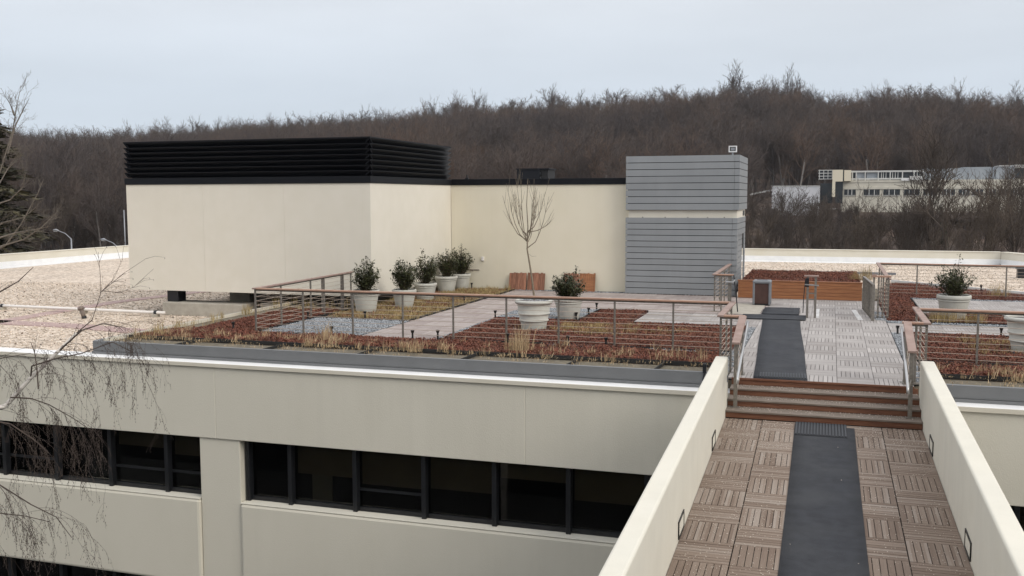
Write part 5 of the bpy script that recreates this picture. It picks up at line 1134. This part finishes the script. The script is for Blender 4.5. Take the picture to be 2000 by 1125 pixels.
for a, b in ((650, 735), (797, 915), (945, 1068), (1100, 1215), (1245, 1350), (1385, 1480), (1510, 1590), (1612, 1692), (1713, 1786), (1808, 1881), (1902, 1972), (1995, 2066), (2090, 2160)):
    w = fbx('window', 'far_glass', a, b, 346, 388, -.08, .2); 
    for k_ in range(1, 3): x_ = a+(b-a)*k_/3; fbx('window_bar', 'far_frame', x_-2, x_+2, 347, 387, -.12, -.082)
    fbx('sill', 'far_frame', a, b, 388.5, 392, -.25, .1)
fbx('string_course', 'far_wall', 640, 2300, 328, 338, -.15, .0)
fbx('stair_tower', 'far_cream', 563, 638, 200, 287, -1.5, 5); fbx('stair_tower', 'far_cream', 650, 700, 202, 283, -1.2, 5); fbx('tower_recess', 'far_glass', 638, 650, 205, 283, -1, 4); fbx('tower_leg', 'far_cream', 560, 580, 287, 402, -1.5, 0); fbx('glazed_entry', 'far_glass', 581, 636, 288, 450, -.6, 1); fbx('glazed_entry', 'far_glass', 470, 560, 300, 450, .5, 2)
fbx('left_screen', 'far_glass', 458, 562, 202, 268, 0, 4)
for i in range(4): fbx('screen_rail', 'far_frame', 456, 562, 200+i*22, 204+i*22, -.3, -.1)
for i in range(4): fbx('screen_post', 'far_frame', 462+i*32, 465+i*32, 200, 270, -.35, -.301)
fbx('roof_screen', 'far_glass', 715, 1240, 214, 262, 1, 1.3); fbx('screen_rail', 'far_frame', 702, 1256, 206, 213, .5, .9); fbx('screen_rail', 'far_frame', 702, 1256, 262, 269, .5, .9)
for x_ in (712, 740, 808, 906, 996, 1088, 1175, 1250): fbx('screen_post', 'far_frame', x_-3, x_+3, 213.5, 283, .4, .8)
for x_ in (930, 945, 965, 1015, 1035, 1055, 1200, 1220): fbx('screen_bar', 'far_frame', x_-2, x_+2, 215, 260, .85, .95)
fbx('screen_panel', 'far_grey', 742, 805, 216, 260, .9, .99); fbx('screen_panel', 'far_grey', 820, 902, 216, 260, .9, .99); fbx('duct', 'far_frame', 1140, 1255, 246, 276, -.5, .3); fbx('duct', 'membrane', 1078, 1140, 262, 280, -.4, .3)
fbx('plant_room', 'far_grey', 1258, 1540, 188, 279, 1, 10); fbx('plant_room', 'far_grey', 1545, 1757, 177, 279, 2, 10); fbx('plant_room', 'far_grey', 1760, 1790, 200, 279, 1.5, 8); fbx('plant_room', 'far_grey', 1797, 1938, 172, 279, 1, 10); fbx('plant_room', 'far_glass', 1942, 2100, 185, 260, 1, 9); fbx('roof_edge', 'far_frame', 1935, 2110, 160, 183, .5, 10); fbx('roof_edge', 'far_frame', 1820, 1895, 164, 171, .8, 8)
ax_ = FZ(290, 420); an = empty('blank_annex', (ax_[0], FB_Y-4, ax_[2]-6), 'low windowless bluish-white annex beside the far office building', 'building')
fbx('wall', 'far_white', 115, 462, 324, 540, -4, 8, an); fbx('roof_edge', 'far_frame', 112, 465, 320, 324.5, -4.1, 8.1, an); fbx('plinth', 'far_frame', 470, 600, 486, 496, -3, 0, an)
rl = MB(); a, b = FZ(-60, 385), FZ(112, 350); rl.bar(tuple(a), tuple(b), .15, .35); o = rl.build('guard_rail', MT['far_frame']); tag(o, 'pale guard rail running down the slope from the annex', 'guard rail')

# ================================================================== STREET LAMPS beyond the left parapet
def lamp(u, v_top, dist, arm, label, head=True):
    p = ondist(u, v_top, dist); z = float(terrain(p[0], p[1])); root = empty('street_lamp', (p[0], p[1], z), label, 'street lamp'); h = p[2]-z
    MB().tube([(0, 0, 0), (0, 0, h*.6), (0, 0, h)], [.11, .09, .07], 8).build('pole', MT['lamp_metal'], root, smooth=True)
    if head:
        MB().tube([(0, 0, h-.05), (-arm*.45, 0, h+.55), (-arm, 0, h+.85)], [.05, .045, .04], 6).build('arm', MT['lamp_metal'], root)
        MB().tube([(-arm+.05, 0, h+.85), (-arm-.3, 0, h+.92), (-arm-.7, 0, h+.92)], [.07, .16, .08], 8).build('lamp_head', MT['lamp_metal'], root, smooth=True); MB().box(-arm-.6, -arm-.15, -.1, .1, h+.76, h+.79).build('lens', MT['membrane'], root)
    return root
lamp(139, 466, 120, 1.7, 'cobra-head street lamp standing clear of the left parapet'); lamp(232, 484, 120, 1.7, 'cobra-head street lamp half hidden by the penthouse edge'); lamp(242, 410, 150, 1, 'plain pale pole beside the penthouse edge', head=False)

# ================================================================== HAZE: thin even winter air round the whole place
hz = MB().box(-1300, 1300, -1300, 1300, ZG-6, 130).build('haze', None); tag(hz, 'thin pale winter haze over the valley', 'haze', kind='stuff')
hm = bpy.data.materials.new('haze'); hm.use_nodes = True; ht = hm.node_tree; ht.nodes.clear(); ho = ht.nodes.new('ShaderNodeOutputMaterial'); hv = ht.nodes.new('ShaderNodeVolumePrincipled')
hv.inputs['Color'].default_value = (.86, .90, .97, 1); hv.inputs['Density'].default_value = .00009; hv.inputs['Anisotropy'].default_value = .2; ht.links.new(hv.outputs[0], ho.inputs['Volume']); hz.data.materials.clear(); hz.data.materials.append(hm)
